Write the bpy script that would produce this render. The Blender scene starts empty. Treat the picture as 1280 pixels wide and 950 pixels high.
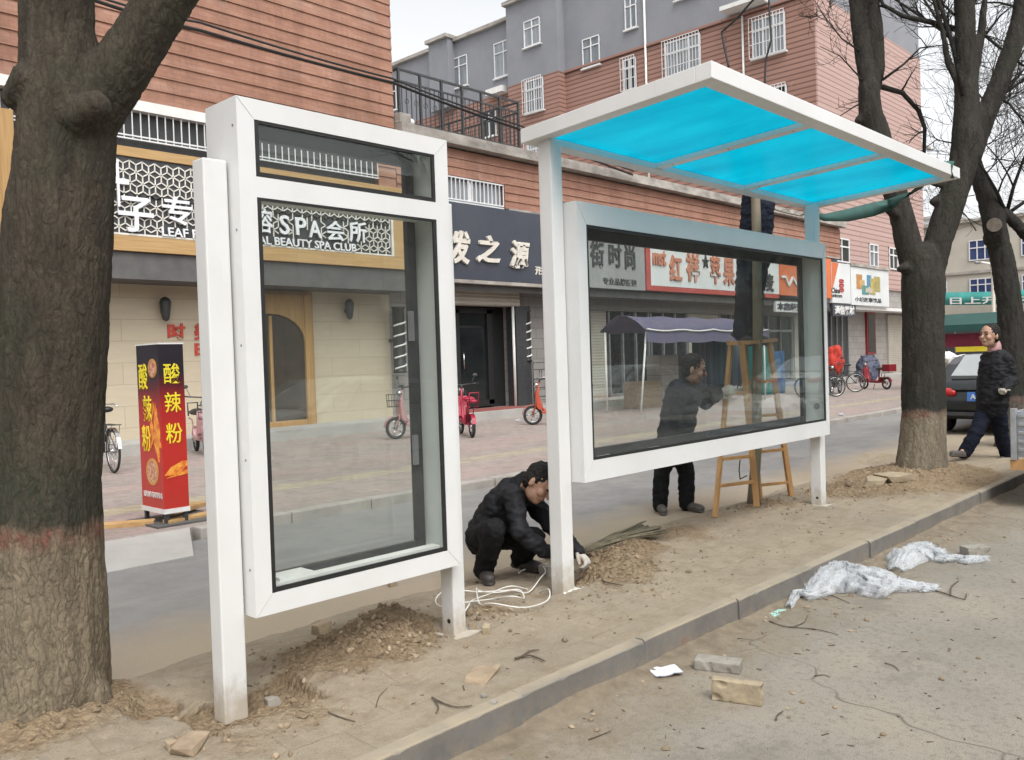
import bpy, bmesh, math, random
from mathutils import Vector, Matrix, Euler, noise

random.seed(7)
scene = bpy.context.scene
C = scene.collection
V = Vector
PI = math.pi

# ------------------------------------------------------------------ camera
F_PX, YAW, PITCH, ROLL, CAM_H = 1091.9, 0.759, 0.0231, -0.0322, 1.5
cy, sy, cp, sp = math.cos(YAW), math.sin(YAW), math.cos(PITCH), math.sin(PITCH)
FW = V((cy*cp, sy*cp, -sp)); R0 = V((sy, -cy, 0)); U0 = R0.cross(FW)
RT = R0*math.cos(ROLL) + U0*math.sin(ROLL); UP = U0*math.cos(ROLL) - R0*math.sin(ROLL)
cam_data = bpy.data.cameras.new("camera"); cam = bpy.data.objects.new("camera", cam_data); C.objects.link(cam)
cam.matrix_world = Matrix(((RT.x, UP.x, -FW.x, 0), (RT.y, UP.y, -FW.y, 0), (RT.z, UP.z, -FW.z, CAM_H), (0, 0, 0, 1)))
cam_data.sensor_width = 36; cam_data.lens = F_PX*36/1280; cam_data.clip_start = .05; cam_data.clip_end = 2000
scene.camera = cam

# ------------------------------------------------------------------ sky, sun, exposure (overcast)
SUN_EL, SUN_AZ = math.radians(55), math.radians(205)
world = bpy.data.worlds.new("World"); scene.world = world; world.use_nodes = True
nt = world.node_tree; nt.nodes.clear()
sky = nt.nodes.new("ShaderNodeTexSky"); sky.sky_type = 'NISHITA'; sky.sun_disc = False
sky.sun_elevation = SUN_EL; sky.sun_rotation = SUN_AZ; sky.air_density = 1.0; sky.dust_density = 4.0
hs = nt.nodes.new("ShaderNodeHueSaturation"); hs.inputs['Saturation'].default_value = .10; hs.inputs['Value'].default_value = 1.0
bg = nt.nodes.new("ShaderNodeBackground"); bg.inputs[1].default_value = .15
wo = nt.nodes.new("ShaderNodeOutputWorld")
nt.links.new(sky.outputs[0], hs.inputs['Color']); nt.links.new(hs.outputs[0], bg.inputs[0]); nt.links.new(bg.outputs[0], wo.inputs[0])
sd = bpy.data.lights.new("sun", 'SUN'); sd.energy = .55; sd.angle = math.radians(40); sd.color = (1, .97, .93)
so = bpy.data.objects.new("sun", sd); C.objects.link(so)
sdir = V((math.sin(SUN_AZ)*math.cos(SUN_EL), math.cos(SUN_AZ)*math.cos(SUN_EL), math.sin(SUN_EL)))   # towards the sun
so.rotation_euler = (-sdir).to_track_quat('-Z', 'Y').to_euler()
scene.view_settings.view_transform = 'Standard'; scene.view_settings.look = 'None'
scene.view_settings.exposure = 1.0; scene.view_settings.gamma = 1.0
try: scene.view_settings.use_curve_mapping = False
except Exception: pass

# ------------------------------------------------------------------ helpers
def at(x, y, X=None, Y=None, z=None, d=None):
    """point of the place seen at photo pixel (x, y) on a plane X=, Y=, z= or at distance d"""
    r = FW + RT*((x-640)/F_PX) - UP*((y-475)/F_PX)
    if X is not None: k = X/r.x
    elif Y is not None: k = Y/r.y
    elif z is not None: k = (z-CAM_H)/r.z
    else: k = d
    return V((0, 0, CAM_H)) + r*k

INV = {}
def tag(o, label=None, cat=None, group=None, kind=None):
    if label: o['label'] = label
    if cat: o['category'] = cat
    if group: o['group'] = group
    if kind: o['kind'] = kind
    return o
def thing(name, label, cat, loc=(0, 0, 0), rz=0, group=None):
    o = bpy.data.objects.new(name, None); C.objects.link(o); o.empty_display_size = .1
    o.location = loc; o.rotation_euler = (0, 0, rz)
    INV[o.name] = (Matrix.Translation(V(loc)) @ Matrix.Rotation(rz, 4, 'Z')).inverted()
    return tag(o, label, cat, group)
def link_mesh(name, me, mats, parent=None, world=True):
    o = bpy.data.objects.new(name, me); C.objects.link(o)
    for m in mats: me.materials.append(m)
    if parent:
        o.parent = parent
        inv = INV.get(parent.name)
        if inv is not None:
            if world: me.transform(inv)
            INV[o.name] = inv
    return o
def dup(root, loc, rz, label):
    def rec(o, par):
        c = o.copy(); C.objects.link(c)
        if par: c.parent = par
        for ch in [k for k in KIDS.get(o.name, [])]: rec(ch, c)
        return c
    c = rec(root, None); c.location = loc; c.rotation_euler = (0, 0, rz); c['label'] = label
    return c
KIDS = {}
class MB:
    def __init__(s): s.v = []; s.f = []; s.m = []; s.sm = []
    def add(s, vs, fs, m=0, sm=False):
        n = len(s.v); s.v += [tuple(p) for p in vs]
        for f in fs: s.f.append(tuple(i+n for i in f)); s.m.append(m); s.sm.append(sm)
    def box(s, x0, x1, y0, y1, z0, z1, m=0):
        if x1 < x0: x0, x1 = x1, x0
        if y1 < y0: y0, y1 = y1, y0
        if z1 < z0: z0, z1 = z1, z0
        s.add([(x0,y0,z0),(x1,y0,z0),(x1,y1,z0),(x0,y1,z0),(x0,y0,z1),(x1,y0,z1),(x1,y1,z1),(x0,y1,z1)],
              [(0,3,2,1),(4,5,6,7),(0,1,5,4),(1,2,6,5),(2,3,7,6),(3,0,4,7)], m)
        return s
    def obox(s, c, size, rot=None, m=0):
        M = rot.to_matrix() if isinstance(rot, Euler) else (rot or Matrix.Identity(3))
        c = V(c); a, b, d = (k/2 for k in size)
        vs = [c + M @ V(p) for p in [(-a,-b,-d),(a,-b,-d),(a,b,-d),(-a,b,-d),(-a,-b,d),(a,-b,d),(a,b,d),(-a,b,d)]]
        s.add(vs, [(0,3,2,1),(4,5,6,7),(0,1,5,4),(1,2,6,5),(2,3,7,6),(3,0,4,7)], m); return s
    def beam(s, p, q, w, h, m=0, up=V((0, 0, 1))):
        p, q = V(p), V(q); d = (q-p); L = d.length; d = d/L
        a = d.cross(up)
        if a.length < 1e-4: a = d.cross(V((1, 0, 0)))
        a.normalize(); b = a.cross(d)
        M = Matrix((d, a, b)).transposed()
        s.obox((p+q)/2, (L, w, h), M, m); return s
    def tube(s, pts, rad, n=8, m=0, cap=True, sm=True):
        pts = [V(p) for p in pts]
        if not isinstance(rad, (list, tuple)): rad = [rad]*len(pts)
        base = len(s.v); ref = None
        for i, p in enumerate(pts):
            t = (pts[min(i+1, len(pts)-1)] - pts[max(i-1, 0)]).normalized()
            if ref is None: ref = t.orthogonal().normalized()
            ref = (ref - t*ref.dot(t))
            if ref.length < 1e-5: ref = t.orthogonal()
            ref.normalize(); b = t.cross(ref)
            for k in range(n):
                a = 2*PI*k/n
                s.v.append(tuple(p + (ref*math.cos(a) + b*math.sin(a))*rad[i]))
        for i in range(len(pts)-1):
            for k in range(n):
                s.f.append((base+i*n+k, base+i*n+(k+1) % n, base+(i+1)*n+(k+1) % n, base+(i+1)*n+k)); s.m.append(m); s.sm.append(sm)
        if cap:
            s.f.append(tuple(base+k for k in range(n))[::-1]); s.m.append(m); s.sm.append(False)
            s.f.append(tuple(base+(len(pts)-1)*n+k for k in range(n))); s.m.append(m); s.sm.append(False)
        return s
    def ring(s, c, axis, R, r, n=28, k=8, m=0):
        axis = V(axis).normalized(); a = axis.orthogonal().normalized(); b = axis.cross(a); c = V(c); base = len(s.v)
        for i in range(n):
            t = 2*PI*i/n; d = a*math.cos(t)+b*math.sin(t)
            for j in range(k):
                u = 2*PI*j/k; s.v.append(tuple(c + d*(R+r*math.cos(u)) + axis*(r*math.sin(u))))
        for i in range(n):
            for j in range(k):
                s.f.append((base+i*k+j, base+i*k+(j+1) % k, base+((i+1) % n)*k+(j+1) % k, base+((i+1) % n)*k+j)); s.m.append(m); s.sm.append(True)
        return s
    def ell(s, c, r, rot=None, m=0, nu=14, nv=9):
        M = rot.to_matrix() if isinstance(rot, Euler) else (rot or Matrix.Identity(3)); c = V(c)
        vs = [c + M @ V((0, 0, r[2]))]
        for i in range(1, nv):
            t = PI*i/nv
            for k in range(nu):
                a = 2*PI*k/nu; vs.append(c + M @ V((r[0]*math.sin(t)*math.cos(a), r[1]*math.sin(t)*math.sin(a), r[2]*math.cos(t))))
        vs.append(c + M @ V((0, 0, -r[2]))); fs = []
        for k in range(nu): fs.append((0, 1+k, 1+(k+1) % nu))
        for i in range(nv-2):
            for k in range(nu): fs.append((1+i*nu+k, 1+(i+1)*nu+k, 1+(i+1)*nu+(k+1) % nu, 1+i*nu+(k+1) % nu))
        L = len(vs)-1
        for k in range(nu): fs.append((L, 1+(nv-2)*nu+(k+1) % nu, 1+(nv-2)*nu+k))
        s.add(vs, fs, m, True); return s
    def prism(s, poly, fn, d0, d1, m=0):
        """poly: 2-D outline, fn(a, b, depth) -> point"""
        n = len(poly); vs = [fn(a, b, d0) for a, b in poly] + [fn(a, b, d1) for a, b in poly]
        fs = [tuple(range(n))[::-1], tuple(range(n, 2*n))] + [(i, (i+1) % n, n+(i+1) % n, n+i) for i in range(n)]
        s.add(vs, fs, m); return s
    def cap(s, p, q, r0, r1, n=12, m=0, flat=None):
        """tapered capsule; flat=(axis, factor) squashes it along an axis"""
        p, q = V(p), V(q); t = (q-p)
        L = t.length; t = t/L if L > 1e-6 else V((0, 0, 1)); a = t.orthogonal().normalized(); b = t.cross(a)
        rows = [(p, r0, -PI/2+.15), (p, r0, -PI/4), (p, r0, 0), (q, r1, 0), (q, r1, PI/4), (q, r1, PI/2-.15)]
        base = len(s.v)
        for c, r, e in rows:
            for k in range(n):
                g = 2*PI*k/n; o = (a*math.cos(g)+b*math.sin(g))*r*math.cos(e) + t*r*math.sin(e)
                if flat: ax = V(flat[0]).normalized(); o = o - ax*(o.dot(ax)*(1-flat[1]))
                s.v.append(tuple(c+o))
        for i in range(len(rows)-1):
            for k in range(n): s.f.append((base+i*n+k, base+i*n+(k+1) % n, base+(i+1)*n+(k+1) % n, base+(i+1)*n+k)); s.m.append(m); s.sm.append(True)
        s.f.append(tuple(base+k for k in range(n))[::-1]); s.m.append(m); s.sm.append(True)
        s.f.append(tuple(base+(len(rows)-1)*n+k for k in range(n))); s.m.append(m); s.sm.append(True)
        return s
    def mesh(s):
        me = bpy.data.meshes.new("mesh"); me.from_pydata(s.v, [], s.f)
        me.polygons.foreach_set('material_index', s.m); me.polygons.foreach_set('use_smooth', s.sm); me.update(); return me
    def build(s, name, mats, parent=None, world=True, bevel=0):
        if not isinstance(mats, (list, tuple)): mats = [mats]
        me = s.mesh(); me.name = name
        if bevel:
            bm = bmesh.new(); bm.from_mesh(me)
            bmesh.ops.bevel(bm, geom=[e for e in bm.edges if len(e.link_faces) == 2 and e.calc_face_angle(0) > .6], offset=bevel, segments=2, affect='EDGES', profile=.6)
            bm.to_mesh(me); bm.free()
        o = link_mesh(name, me, mats, parent, world)
        if parent: KIDS.setdefault(parent.name, []).append(o)
        return o
    def blob(s, name, mats, parent=None, voxel=.012, it=3, world=True, disp=None, matfn=None):
        """one continuous skin round all the shapes gathered here"""
        if not isinstance(mats, (list, tuple)): mats = [mats]
        me = s.mesh(); t = bpy.data.objects.new("tmp", me); C.objects.link(t)
        md = t.modifiers.new("r", 'REMESH'); md.mode = 'VOXEL'; md.voxel_size = voxel; md.use_smooth_shade = True
        sm = t.modifiers.new("s", 'SMOOTH'); sm.iterations = it; sm.factor = .5
        dg = bpy.context.evaluated_depsgraph_get(); res = bpy.data.meshes.new_from_object(t.evaluated_get(dg))
        bpy.data.objects.remove(t); bpy.data.meshes.remove(me); res.name = name; res.materials.clear()
        if disp:
            co = [v.co.copy() for v in res.vertices]; nr = [v.normal.copy() for v in res.vertices]
            for v, c, n in zip(res.vertices, co, nr): v.co = c + n*disp(c, n)
        res.polygons.foreach_set('use_smooth', [True]*len(res.polygons))
        if matfn:
            for p in res.polygons: p.material_index = matfn(p.center)
        o = link_mesh(name, res, mats, parent, world)
        if parent: KIDS.setdefault(parent.name, []).append(o)
        return o

def wrinkle(amp, k=9, st=(1, 1, 1)):
    def fn(c, n):
        p = V((c.x*k*st[0], c.y*k*st[1], c.z*k*st[2]))
        return amp*(noise.noise(p) + .6*noise.noise(p*2.3) - .5*abs(noise.noise(p*1.6+V((9, 3, 1)))))
    return fn

# ------------------------------------------------------------------ materials
def rgb(c): return tuple(c) + (1,) if len(c) == 3 else tuple(c)
class NT:
    """small wrapper to lay out procedural node trees"""
    def __init__(s, name):
        s.mat = bpy.data.materials.new(name); s.mat.use_nodes = True; s.t = s.mat.node_tree; s.t.nodes.clear()
        s.out = s.n("OutputMaterial"); s._pos = None
    def n(s, typ, **kw):
        nd = s.t.nodes.new("ShaderNode"+typ)
        for k, v in kw.items(): setattr(nd, k, v)
        return nd
    def put(s, sock, val):
        if hasattr(val, 'is_linked') or isinstance(val, bpy.types.NodeSocket): s.t.links.new(val, sock)
        elif val is not None:
            if isinstance(val, (tuple, list)) and len(val) == 3 and sock.type == 'RGBA': val = rgb(val)
            sock.default_value = val
    def pos(s):
        if s._pos is None: s._pos = s.n("NewGeometry").outputs['Position']
        return s._pos
    def mapped(s, scale=(1, 1, 1), rot=(0, 0, 0), loc=(0, 0, 0), src=None):
        m = s.n("Mapping"); s.put(m.inputs['Vector'], src or s.pos()); m.inputs['Scale'].default_value = scale
        m.inputs['Rotation'].default_value = rot; m.inputs['Location'].default_value = loc; return m.outputs[0]
    def mixv(s, scale, ns, amt):
        k = s.n("TexNoise"); s.put(k.inputs['Vector'], s.pos()); k.inputs['Scale'].default_value = ns; k.inputs['Detail'].default_value = 3
        v = s.n("VectorMath", operation='MULTIPLY_ADD'); s.put(v.inputs[0], k.outputs[1]); v.inputs[1].default_value = (amt, amt, amt); s.put(v.inputs[2], s.pos())
        return s.mapped(scale, src=v.outputs[0])
    def noise(s, scale, detail=5, rough=.6, vec=None, dist=0):
        k = s.n("TexNoise"); s.put(k.inputs['Vector'], vec or s.pos()); k.inputs['Scale'].default_value = scale
        k.inputs['Detail'].default_value = detail; k.inputs['Roughness'].default_value = rough; k.inputs['Distortion'].default_value = dist
        return k.outputs[0]
    def vor(s, scale, vec=None, feature='F1', out=0, rnd=1.0):
        k = s.n("TexVoronoi", feature=feature); s.put(k.inputs['Vector'], vec or s.pos()); k.inputs['Scale'].default_value = scale
        k.inputs['Randomness'].default_value = rnd
        return k.outputs[out]
    def ramp(s, fac, stops, interp='LINEAR'):
        r = s.n("ValToRGB"); s.put(r.inputs[0], fac); r.color_ramp.interpolation = interp; e = r.color_ramp.elements
        while len(e) < len(stops): e.new(.5)
        for el, (p, c) in zip(e, stops):
            el.position = p; el.color = rgb(c) if isinstance(c, (tuple, list)) else (c, c, c, 1)
        return r.outputs[0]
    def mix(s, fac, a, b, mode='MIX'):
        m = s.n("Mix", data_type='RGBA', blend_type=mode); s.put(m.inputs[0], fac); s.put(m.inputs[6], a); s.put(m.inputs[7], b); return m.outputs[2]
    def math(s, op, a, b=0.0, clamp=False):
        m = s.n("Math", operation=op, use_clamp=clamp); s.put(m.inputs[0], a); s.put(m.inputs[1], b); return m.outputs[0]
    def sep(s, vec=None):
        m = s.n("SeparateXYZ"); s.put(m.inputs[0], vec or s.pos()); return m.outputs
    def bump(s, h, strength=.3, dist=.01, nrm=None):
        b = s.n("Bump"); s.put(b.inputs['Height'], h); b.inputs['Strength'].default_value = strength; b.inputs['Distance'].default_value = dist
        if nrm is not None: s.put(b.inputs['Normal'], nrm)
        return b.outputs[0]
    def bsdf(s, col, rough=.7, metal=0, nrm=None, spec=.5, coat=0, **kw):
        b = s.n("BsdfPrincipled"); s.put(b.inputs['Base Color'], col); s.put(b.inputs['Roughness'], rough); s.put(b.inputs['Metallic'], metal)
        b.inputs['Specular IOR Level'].default_value = spec; b.inputs['Coat Weight'].default_value = coat
        if nrm is not None: s.put(b.inputs['Normal'], nrm)
        for k, v in kw.items(): s.put(b.inputs[k], v)
        s.t.links.new(b.outputs[0], s.out.inputs[0]); return b
def pm(name, c1, c2=None, rough=.7, scale=6, detail=6, lo=.35, hi=.65, bump=0, bscale=40, bdist=.004, metal=0, stretch=(1, 1, 1), spec=.5, coat=0):
    """painted / plain surface with mottling between two of its own colours and a little relief"""
    t = NT(name); c2 = c2 or tuple(k*.8 for k in c1)
    vec = t.mapped(stretch)
    col = t.ramp(t.noise(scale, detail, .65, vec), [(lo, c1), (hi, c2)])
    nrm = t.bump(t.noise(bscale, 4, .6, vec), bump, bdist) if bump else None
    t.bsdf(col, rough, metal, nrm, spec, coat); return t.mat
def text(s, x0, x1, z0, z1, y, m, parent=None, name="lettering", depth=.01, bold=0, frame=None, cap=None, fit=True):
    """writing fitted into a rectangle; default frame: upright, read from -Y"""
    cu = bpy.data.curves.new("t", 'FONT'); cu.body = s; cu.size = 1; cu.extrude = .5; cu.offset = bold; cu.resolution_u = 3
    o = bpy.data.objects.new("t", cu); C.objects.link(o)
    dg = bpy.context.evaluated_depsgraph_get(); me = bpy.data.meshes.new_from_object(o.evaluated_get(dg)); bpy.data.objects.remove(o)
    xs = [v.co.x for v in me.vertices]; ys = [v.co.y for v in me.vertices]
    ax, bx, ay, by = min(xs), max(xs), min(ys), max(ys)
    for v in me.vertices:
        u = x0 + (v.co.x-ax)/(bx-ax)*(x1-x0); w = z0 + (v.co.y-ay)/(by-ay)*(z1-z0); d = (v.co.z+.5)*depth
        v.co = frame(u, w, d) if frame else (u, y-d, w)
    me.name = name; ob = link_mesh(name, me, [m], parent)
    if parent: KIDS.setdefault(parent.name, []).append(ob)
    return ob
# ------------------------------------------------------------------ shared materials
M = {}
def whitesteel():
    t = NT("white_steel"); n = t.noise(1.7, 5, .65); z = t.sep()[2]; n2 = t.noise(13, 6, .75, t.mapped((1, 1, .6)))
    col = t.ramp(n, [(.25, (.73, .735, .73)), (.85, (.62, .62, .60))])
    col = t.mix(t.ramp(t.noise(24, 5, .8, t.mapped((1, 1, .12))), [(.62, 0), (.74, .22)]), col, (.40, .38, .34))
    mud = t.math('MULTIPLY', t.ramp(t.math('ADD', t.math('MULTIPLY', t.math('ADD', z, .1), 3.2), t.math('MULTIPLY', t.math('SUBTRACT', n2, .5), 1.3)), [(.35, 1), (.95, 0)]), .75)
    col = t.mix(mud, col, (.36, .29, .20)); rg = t.ramp(n2, [(.3, .30), (.7, .48)])
    t.bsdf(col, rg, 0, t.bump(t.noise(25, 3), .04, .004)); return t.mat
M['white'] = pm("white_car_paint", (.62, .62, .61), (.56, .56, .55), .3)
M['white2'] = pm("white_plastic", (.72, .72, .70), (.62, .61, .58), .5, 4)
M['inner'] = pm("inner_lining", (.74, .76, .73), (.66, .69, .66), .5, 3)
M['black'] = pm("black_rubber", (.012, .013, .013), (.02, .02, .02), .5, 20)
M['dark'] = pm("dark_metal", (.03, .032, .035), (.05, .05, .05), .5, 8)
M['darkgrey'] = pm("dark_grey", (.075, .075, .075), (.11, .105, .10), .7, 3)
M['chrome'] = pm("chrome", (.6, .6, .6), (.5, .5, .5), .25, 8, metal=1)
M['steel'] = pm("dull_steel", (.36, .37, .38), (.26, .26, .27), .45, 6, metal=.6)
M['tyre'] = pm("tyre_rubber", (.015, .015, .016), (.035, .033, .03), .8, 20)
M['plaster'] = pm("grey_render", (.235, .24, .26), (.20, .205, .225), .9, .5, bump=.1, bscale=12)
M['concrete'] = pm("concrete", (.42, .40, .37), (.30, .285, .26), .9, 1.6, bump=.3, bscale=25)
M['stain_conc'] = pm("stained_concrete", (.42, .39, .35), (.20, .18, .16), .9, .9, stretch=(1.6, 1, 3), bump=.3, bscale=25)
M['woodboard'] = pm("varnished_wood", (.46, .30, .13), (.36, .22, .09), .5, 3, stretch=(.4, 1, 9), bump=.05)
M['woodboard_v'] = pm("varnished_wood_upright", (.42, .26, .10), (.31, .18, .065), .5, 3, stretch=(9, 1, .4), bump=.05)
M['timber'] = pm("ladder_timber", (.56, .32, .13), (.38, .21, .085), .6, 9, stretch=(1, 1, .4), bump=.1)
M['plank'] = pm("sawn_plank", (.52, .34, .15), (.38, .22, .09), .75, 8, bump=.1)
M['red'] = pm("red_paint", (.45, .02, .02), (.36, .015, .02), .4, 4)
M['yellow'] = pm("yellow_print", (.80, .68, .03), (.75, .6, .03), .5, 4)
M['pink'] = pm("pink_paint", (.45, .25, .25), (.35, .19, .19), .4, 5)
M['magenta'] = pm("crimson_paint", (.36, .02, .05), (.26, .015, .035), .4, 5)
M['orange'] = pm("orange_red_paint", (.48, .09, .04), (.36, .06, .03), .4, 5)
M['darkred'] = pm("dark_red_paint", (.25, .02, .03), (.18, .015, .02), .35, 5)
M['tarpgrey'] = pm("blue_grey_tarp", (.075, .085, .13), (.045, .05, .08), .6, 7, bump=.3, bscale=16)
M['teal'] = pm("teal_cloth", (.015, .17, .15), (.01, .12, .11), .7, 2)
M['skin'] = pm("skin", (.46, .28, .195), (.38, .215, .15), .55, 30)
M['hair'] = pm("black_hair", (.012, .011, .010), (.025, .022, .02), .6, 60, bump=.4, bscale=120, spec=.2)
M['glove'] = pm("work_glove", (.52, .50, .45), (.38, .36, .32), .9, 30, bump=.3, bscale=90)
M['jacket_black'] = pm("black_jacket_cloth", (.013, .0135, .015), (.022, .023, .026), .6, 12, bump=.2, bscale=60, spec=.12)
M['jacket_grey'] = pm("charcoal_jacket_cloth", (.040, .042, .048), (.028, .029, .033), .7, 9, bump=.25, bscale=50, spec=.12)
M['jacket_navy'] = pm("navy_jacket_cloth", (.013, .016, .027), (.022, .027, .040), .7, 9, bump=.25, bscale=50, spec=.12)
M['trouser_black'] = pm("black_trouser_cloth", (.010, .010, .011), (.018, .018, .02), .8, 10, bump=.2, bscale=60, spec=.12)
M['trouser_navy'] = pm("navy_trouser_cloth", (.008, .010, .019), (.013, .016, .027), .8, 10, bump=.2, bscale=60, spec=.12)
M['shoe'] = pm("grey_shoe", (.10, .09, .08), (.06, .055, .05), .7, 20)
M['shoe_black'] = pm("dark_shoe", (.03, .027, .025), (.05, .045, .04), .6, 20)
M['cable'] = pm("white_cable", (.75, .74, .70), (.62, .60, .55), .5, 10)
M['wire'] = pm("black_wire", (.012, .012, .012), (.02, .02, .02), .6, 10)
M['paper'] = pm("white_paper", (.75, .75, .76), (.5, .52, .6), .8, 60)
M['twig'] = pm("dry_twig", (.075, .055, .04), (.12, .09, .065), .9, 40)
M['brick_tan'] = pm("dusty_brick", (.38, .31, .205), (.27, .22, .15), .9, 9, bump=.5, bscale=60)
M['brick_grey'] = pm("grey_paver_brick", (.30, .28, .24), (.22, .20, .17), .9, 12, bump=.5, bscale=60)
M['rubble'] = pm("rubble_stone", (.36, .28, .19), (.24, .18, .12), .95, 10, bump=.6, bscale=40)
M['darkglass'] = pm("dark_window_glass", (.012, .015, .016), (.022, .025, .025), .12, 2, spec=.35)
M['curtain'] = pm("pale_curtained_glass", (.30, .32, .34), (.18, .20, .22), .15, 1.2, stretch=(1, 3, .3))
M['frame'] = pm("white_window_frame", (.70, .70, .70), (.6, .6, .6), .5, 4)
M['shutter'] = None

M['carwhite'] = M['white']; M['white'] = whitesteel()
def glassmat(name, tint, refl=1.0, haze=.03):
    t = NT(name); tr = t.n("BsdfTransparent"); tr.inputs[0].default_value = rgb(tint)
    gl = t.n("BsdfGlossy"); gl.inputs['Roughness'].default_value = .0; gl.inputs[0].default_value = (.9, .95, .95, 1)
    df = t.n("BsdfDiffuse"); df.inputs[0].default_value = (.6, .6, .58, 1)
    lw = t.n("LayerWeight"); fr = t.math('ADD', t.math('MULTIPLY', t.math('POWER', lw.outputs[1], 4.0), .9), .045)
    m1 = t.n("MixShader"); m1.inputs[0].default_value = haze
    t.put(m1.inputs[0], t.math('MULTIPLY', t.ramp(t.noise(2.2, 6, .7, t.mapped((1, 1, .5))), [(.4, .25), (.75, 1.0)]), haze))
    t.t.links.new(tr.outputs[0], m1.inputs[1]); t.t.links.new(df.outputs[0], m1.inputs[2])
    m2 = t.n("MixShader"); t.put(m2.inputs[0], t.math('MULTIPLY', fr, refl, True))
    t.t.links.new(m1.outputs[0], m2.inputs[1]); t.t.links.new(gl.outputs[0], m2.inputs[2]); t.t.links.new(m2.outputs[0], t.out.inputs[0])
    return t.mat
M['glass'] = glassmat("clear_glass", (.95, .965, .957), .65, .022)
def acrylic():
    t = NT("blue_acrylic"); n = t.noise(1.3, 6, .65, t.mapped((1.6, .6, 1))); col = t.ramp(n, [(.25, (.005, .44, .56)), (.5, (.012, .58, .70)), (.75, (.03, .72, .82))])
    a = t.n("BsdfTranslucent"); t.put(a.inputs[0], col); b = t.bsdf(col, .25); m = t.n("MixShader"); m.inputs[0].default_value = .22
    t.t.links.new(a.outputs[0], m.inputs[1]); t.t.links.new(b.outputs[0], m.inputs[2])
    tr = t.n("BsdfTransparent"); tr.inputs[0].default_value = (.01, .64, .78, 1); m2 = t.n("MixShader"); m2.inputs[0].default_value = .36
    t.t.links.new(m.outputs[0], m2.inputs[1]); t.t.links.new(tr.outputs[0], m2.inputs[2]); t.t.links.new(m2.outputs[0], t.out.inputs[0]); return t.mat
M['acrylic'] = acrylic()
def plasticwrap():
    t = NT("clear_plastic_wrap"); tr = t.n("BsdfTransparent"); tr.inputs[0].default_value = (.96, .965, .97, 1)
    b = t.bsdf((.80, .81, .82), .38, spec=.35); tl = t.n("BsdfTranslucent"); tl.inputs[0].default_value = (.8, .81, .82, 1)
    ms = t.n("MixShader"); ms.inputs[0].default_value = .45; t.t.links.new(b.outputs[0], ms.inputs[1]); t.t.links.new(tl.outputs[0], ms.inputs[2])
    lw = t.n("LayerWeight"); lw.inputs[0].default_value = .3
    fac = t.math('ADD', t.math('MULTIPLY', lw.outputs[1], .62), t.ramp(t.noise(9, 6, .7, t.mapped((1, 2.2, 1))), [(.40, .0), (.66, .34)]), True)
    m = t.n("MixShader"); t.put(m.inputs[0], fac); t.t.links.new(tr.outputs[0], m.inputs[1]); t.t.links.new(ms.outputs[0], m.inputs[2]); t.t.links.new(m.outputs[0], t.out.inputs[0]); return t.mat
M['wrap'] = plasticwrap()

def bark(name, zband, dark=(.054, .045, .033), low=(.23, .188, .13)):
    """dark mossy bark above, weathered pale wash below an old red paint ring"""
    t = NT(name); vec = t.mapped((1, 1, .28))
    cr = t.vor(34, t.mixv((1, 1, .26), 9, .09), 'DISTANCE_TO_EDGE')
    n1 = t.noise(11, 8, .7, vec); n2 = t.noise(38, 5, .65, vec)
    z = t.sep()[2]; zz = t.math('ADD', z, t.math('MULTIPLY', t.math('SUBTRACT', t.noise(7, 4), .5), .16))
    up = t.ramp(n1, [(.3, tuple(k*.6 for k in dark)), (.7, tuple(k*1.7 for k in dark))])
    up = t.mix(t.ramp(t.noise(2.3, 4), [(.5, 0), (.72, .55)]), up, (.035, .042, .026))
    lo = t.ramp(n1, [(.25, tuple(k*.5 for k in low)), (.62, low), (.85, tuple(k*1.25 for k in low))])
    k = t.math('MULTIPLY', t.math('SUBTRACT', zz, zband), 1.0)
    col = t.mix(t.ramp(k, [(.0, 0), (.06, 1)]), lo, up)
    ring = t.math('MULTIPLY', t.ramp(t.math('ADD', k, .5), [(.44, 0), (.47, 1), (.51, 1), (.55, 0)]), t.math('MULTIPLY', t.ramp(n2, [(.35, .1), (.6, .7)]), t.ramp(t.noise(4.5, 4), [(.36, .15), (.58, 1)])))
    col = t.mix(ring, col, (.17, .05, .04))
    gr = t.math('MULTIPLY', t.ramp(t.math('ADD', k, .5), [(.55, 0), (.58, 1), (.72, 1), (.8, 0)]), t.ramp(n2, [(.35, .1), (.6, .6)]))
    col = t.mix(gr, col, (.030, .040, .028))
    col = t.mix(t.ramp(t.vor(9, None), [(.05, .5), (.14, 0)]), col, tuple(k*1.9 for k in dark))
    col = t.mix(t.ramp(cr, [(0, .30), (.14, 0)]), col, (.022, .018, .014)); col = t.mix(t.ramp(t.noise(90, 3, .7), [(.36, .35), (.52, 0)]), col, (.02, .017, .013))
    h = t.math('ADD', t.math('MULTIPLY', t.ramp(cr, [(0, 0), (.22, 1)]), .18), t.math('ADD', n1, t.math('MULTIPLY', n2, .5)))
    t.bsdf(col, .92, 0, t.bump(h, .9, .020), .2); return t.mat
M['bark1'] = bark("tree_bark_near", .80)
M['bark2'] = bark("tree_bark_mid", .74, dark=(.036, .032, .028), low=(.26, .22, .16))
M['bark3'] = bark("tree_bark_far", .70, dark=(.032, .030, .027), low=(.15, .13, .11))
M['sapbark'] = pm("sapling_bark", (.24, .205, .145), (.16, .14, .10), .9, 12, stretch=(1, 1, .3), bump=.4)

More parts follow.
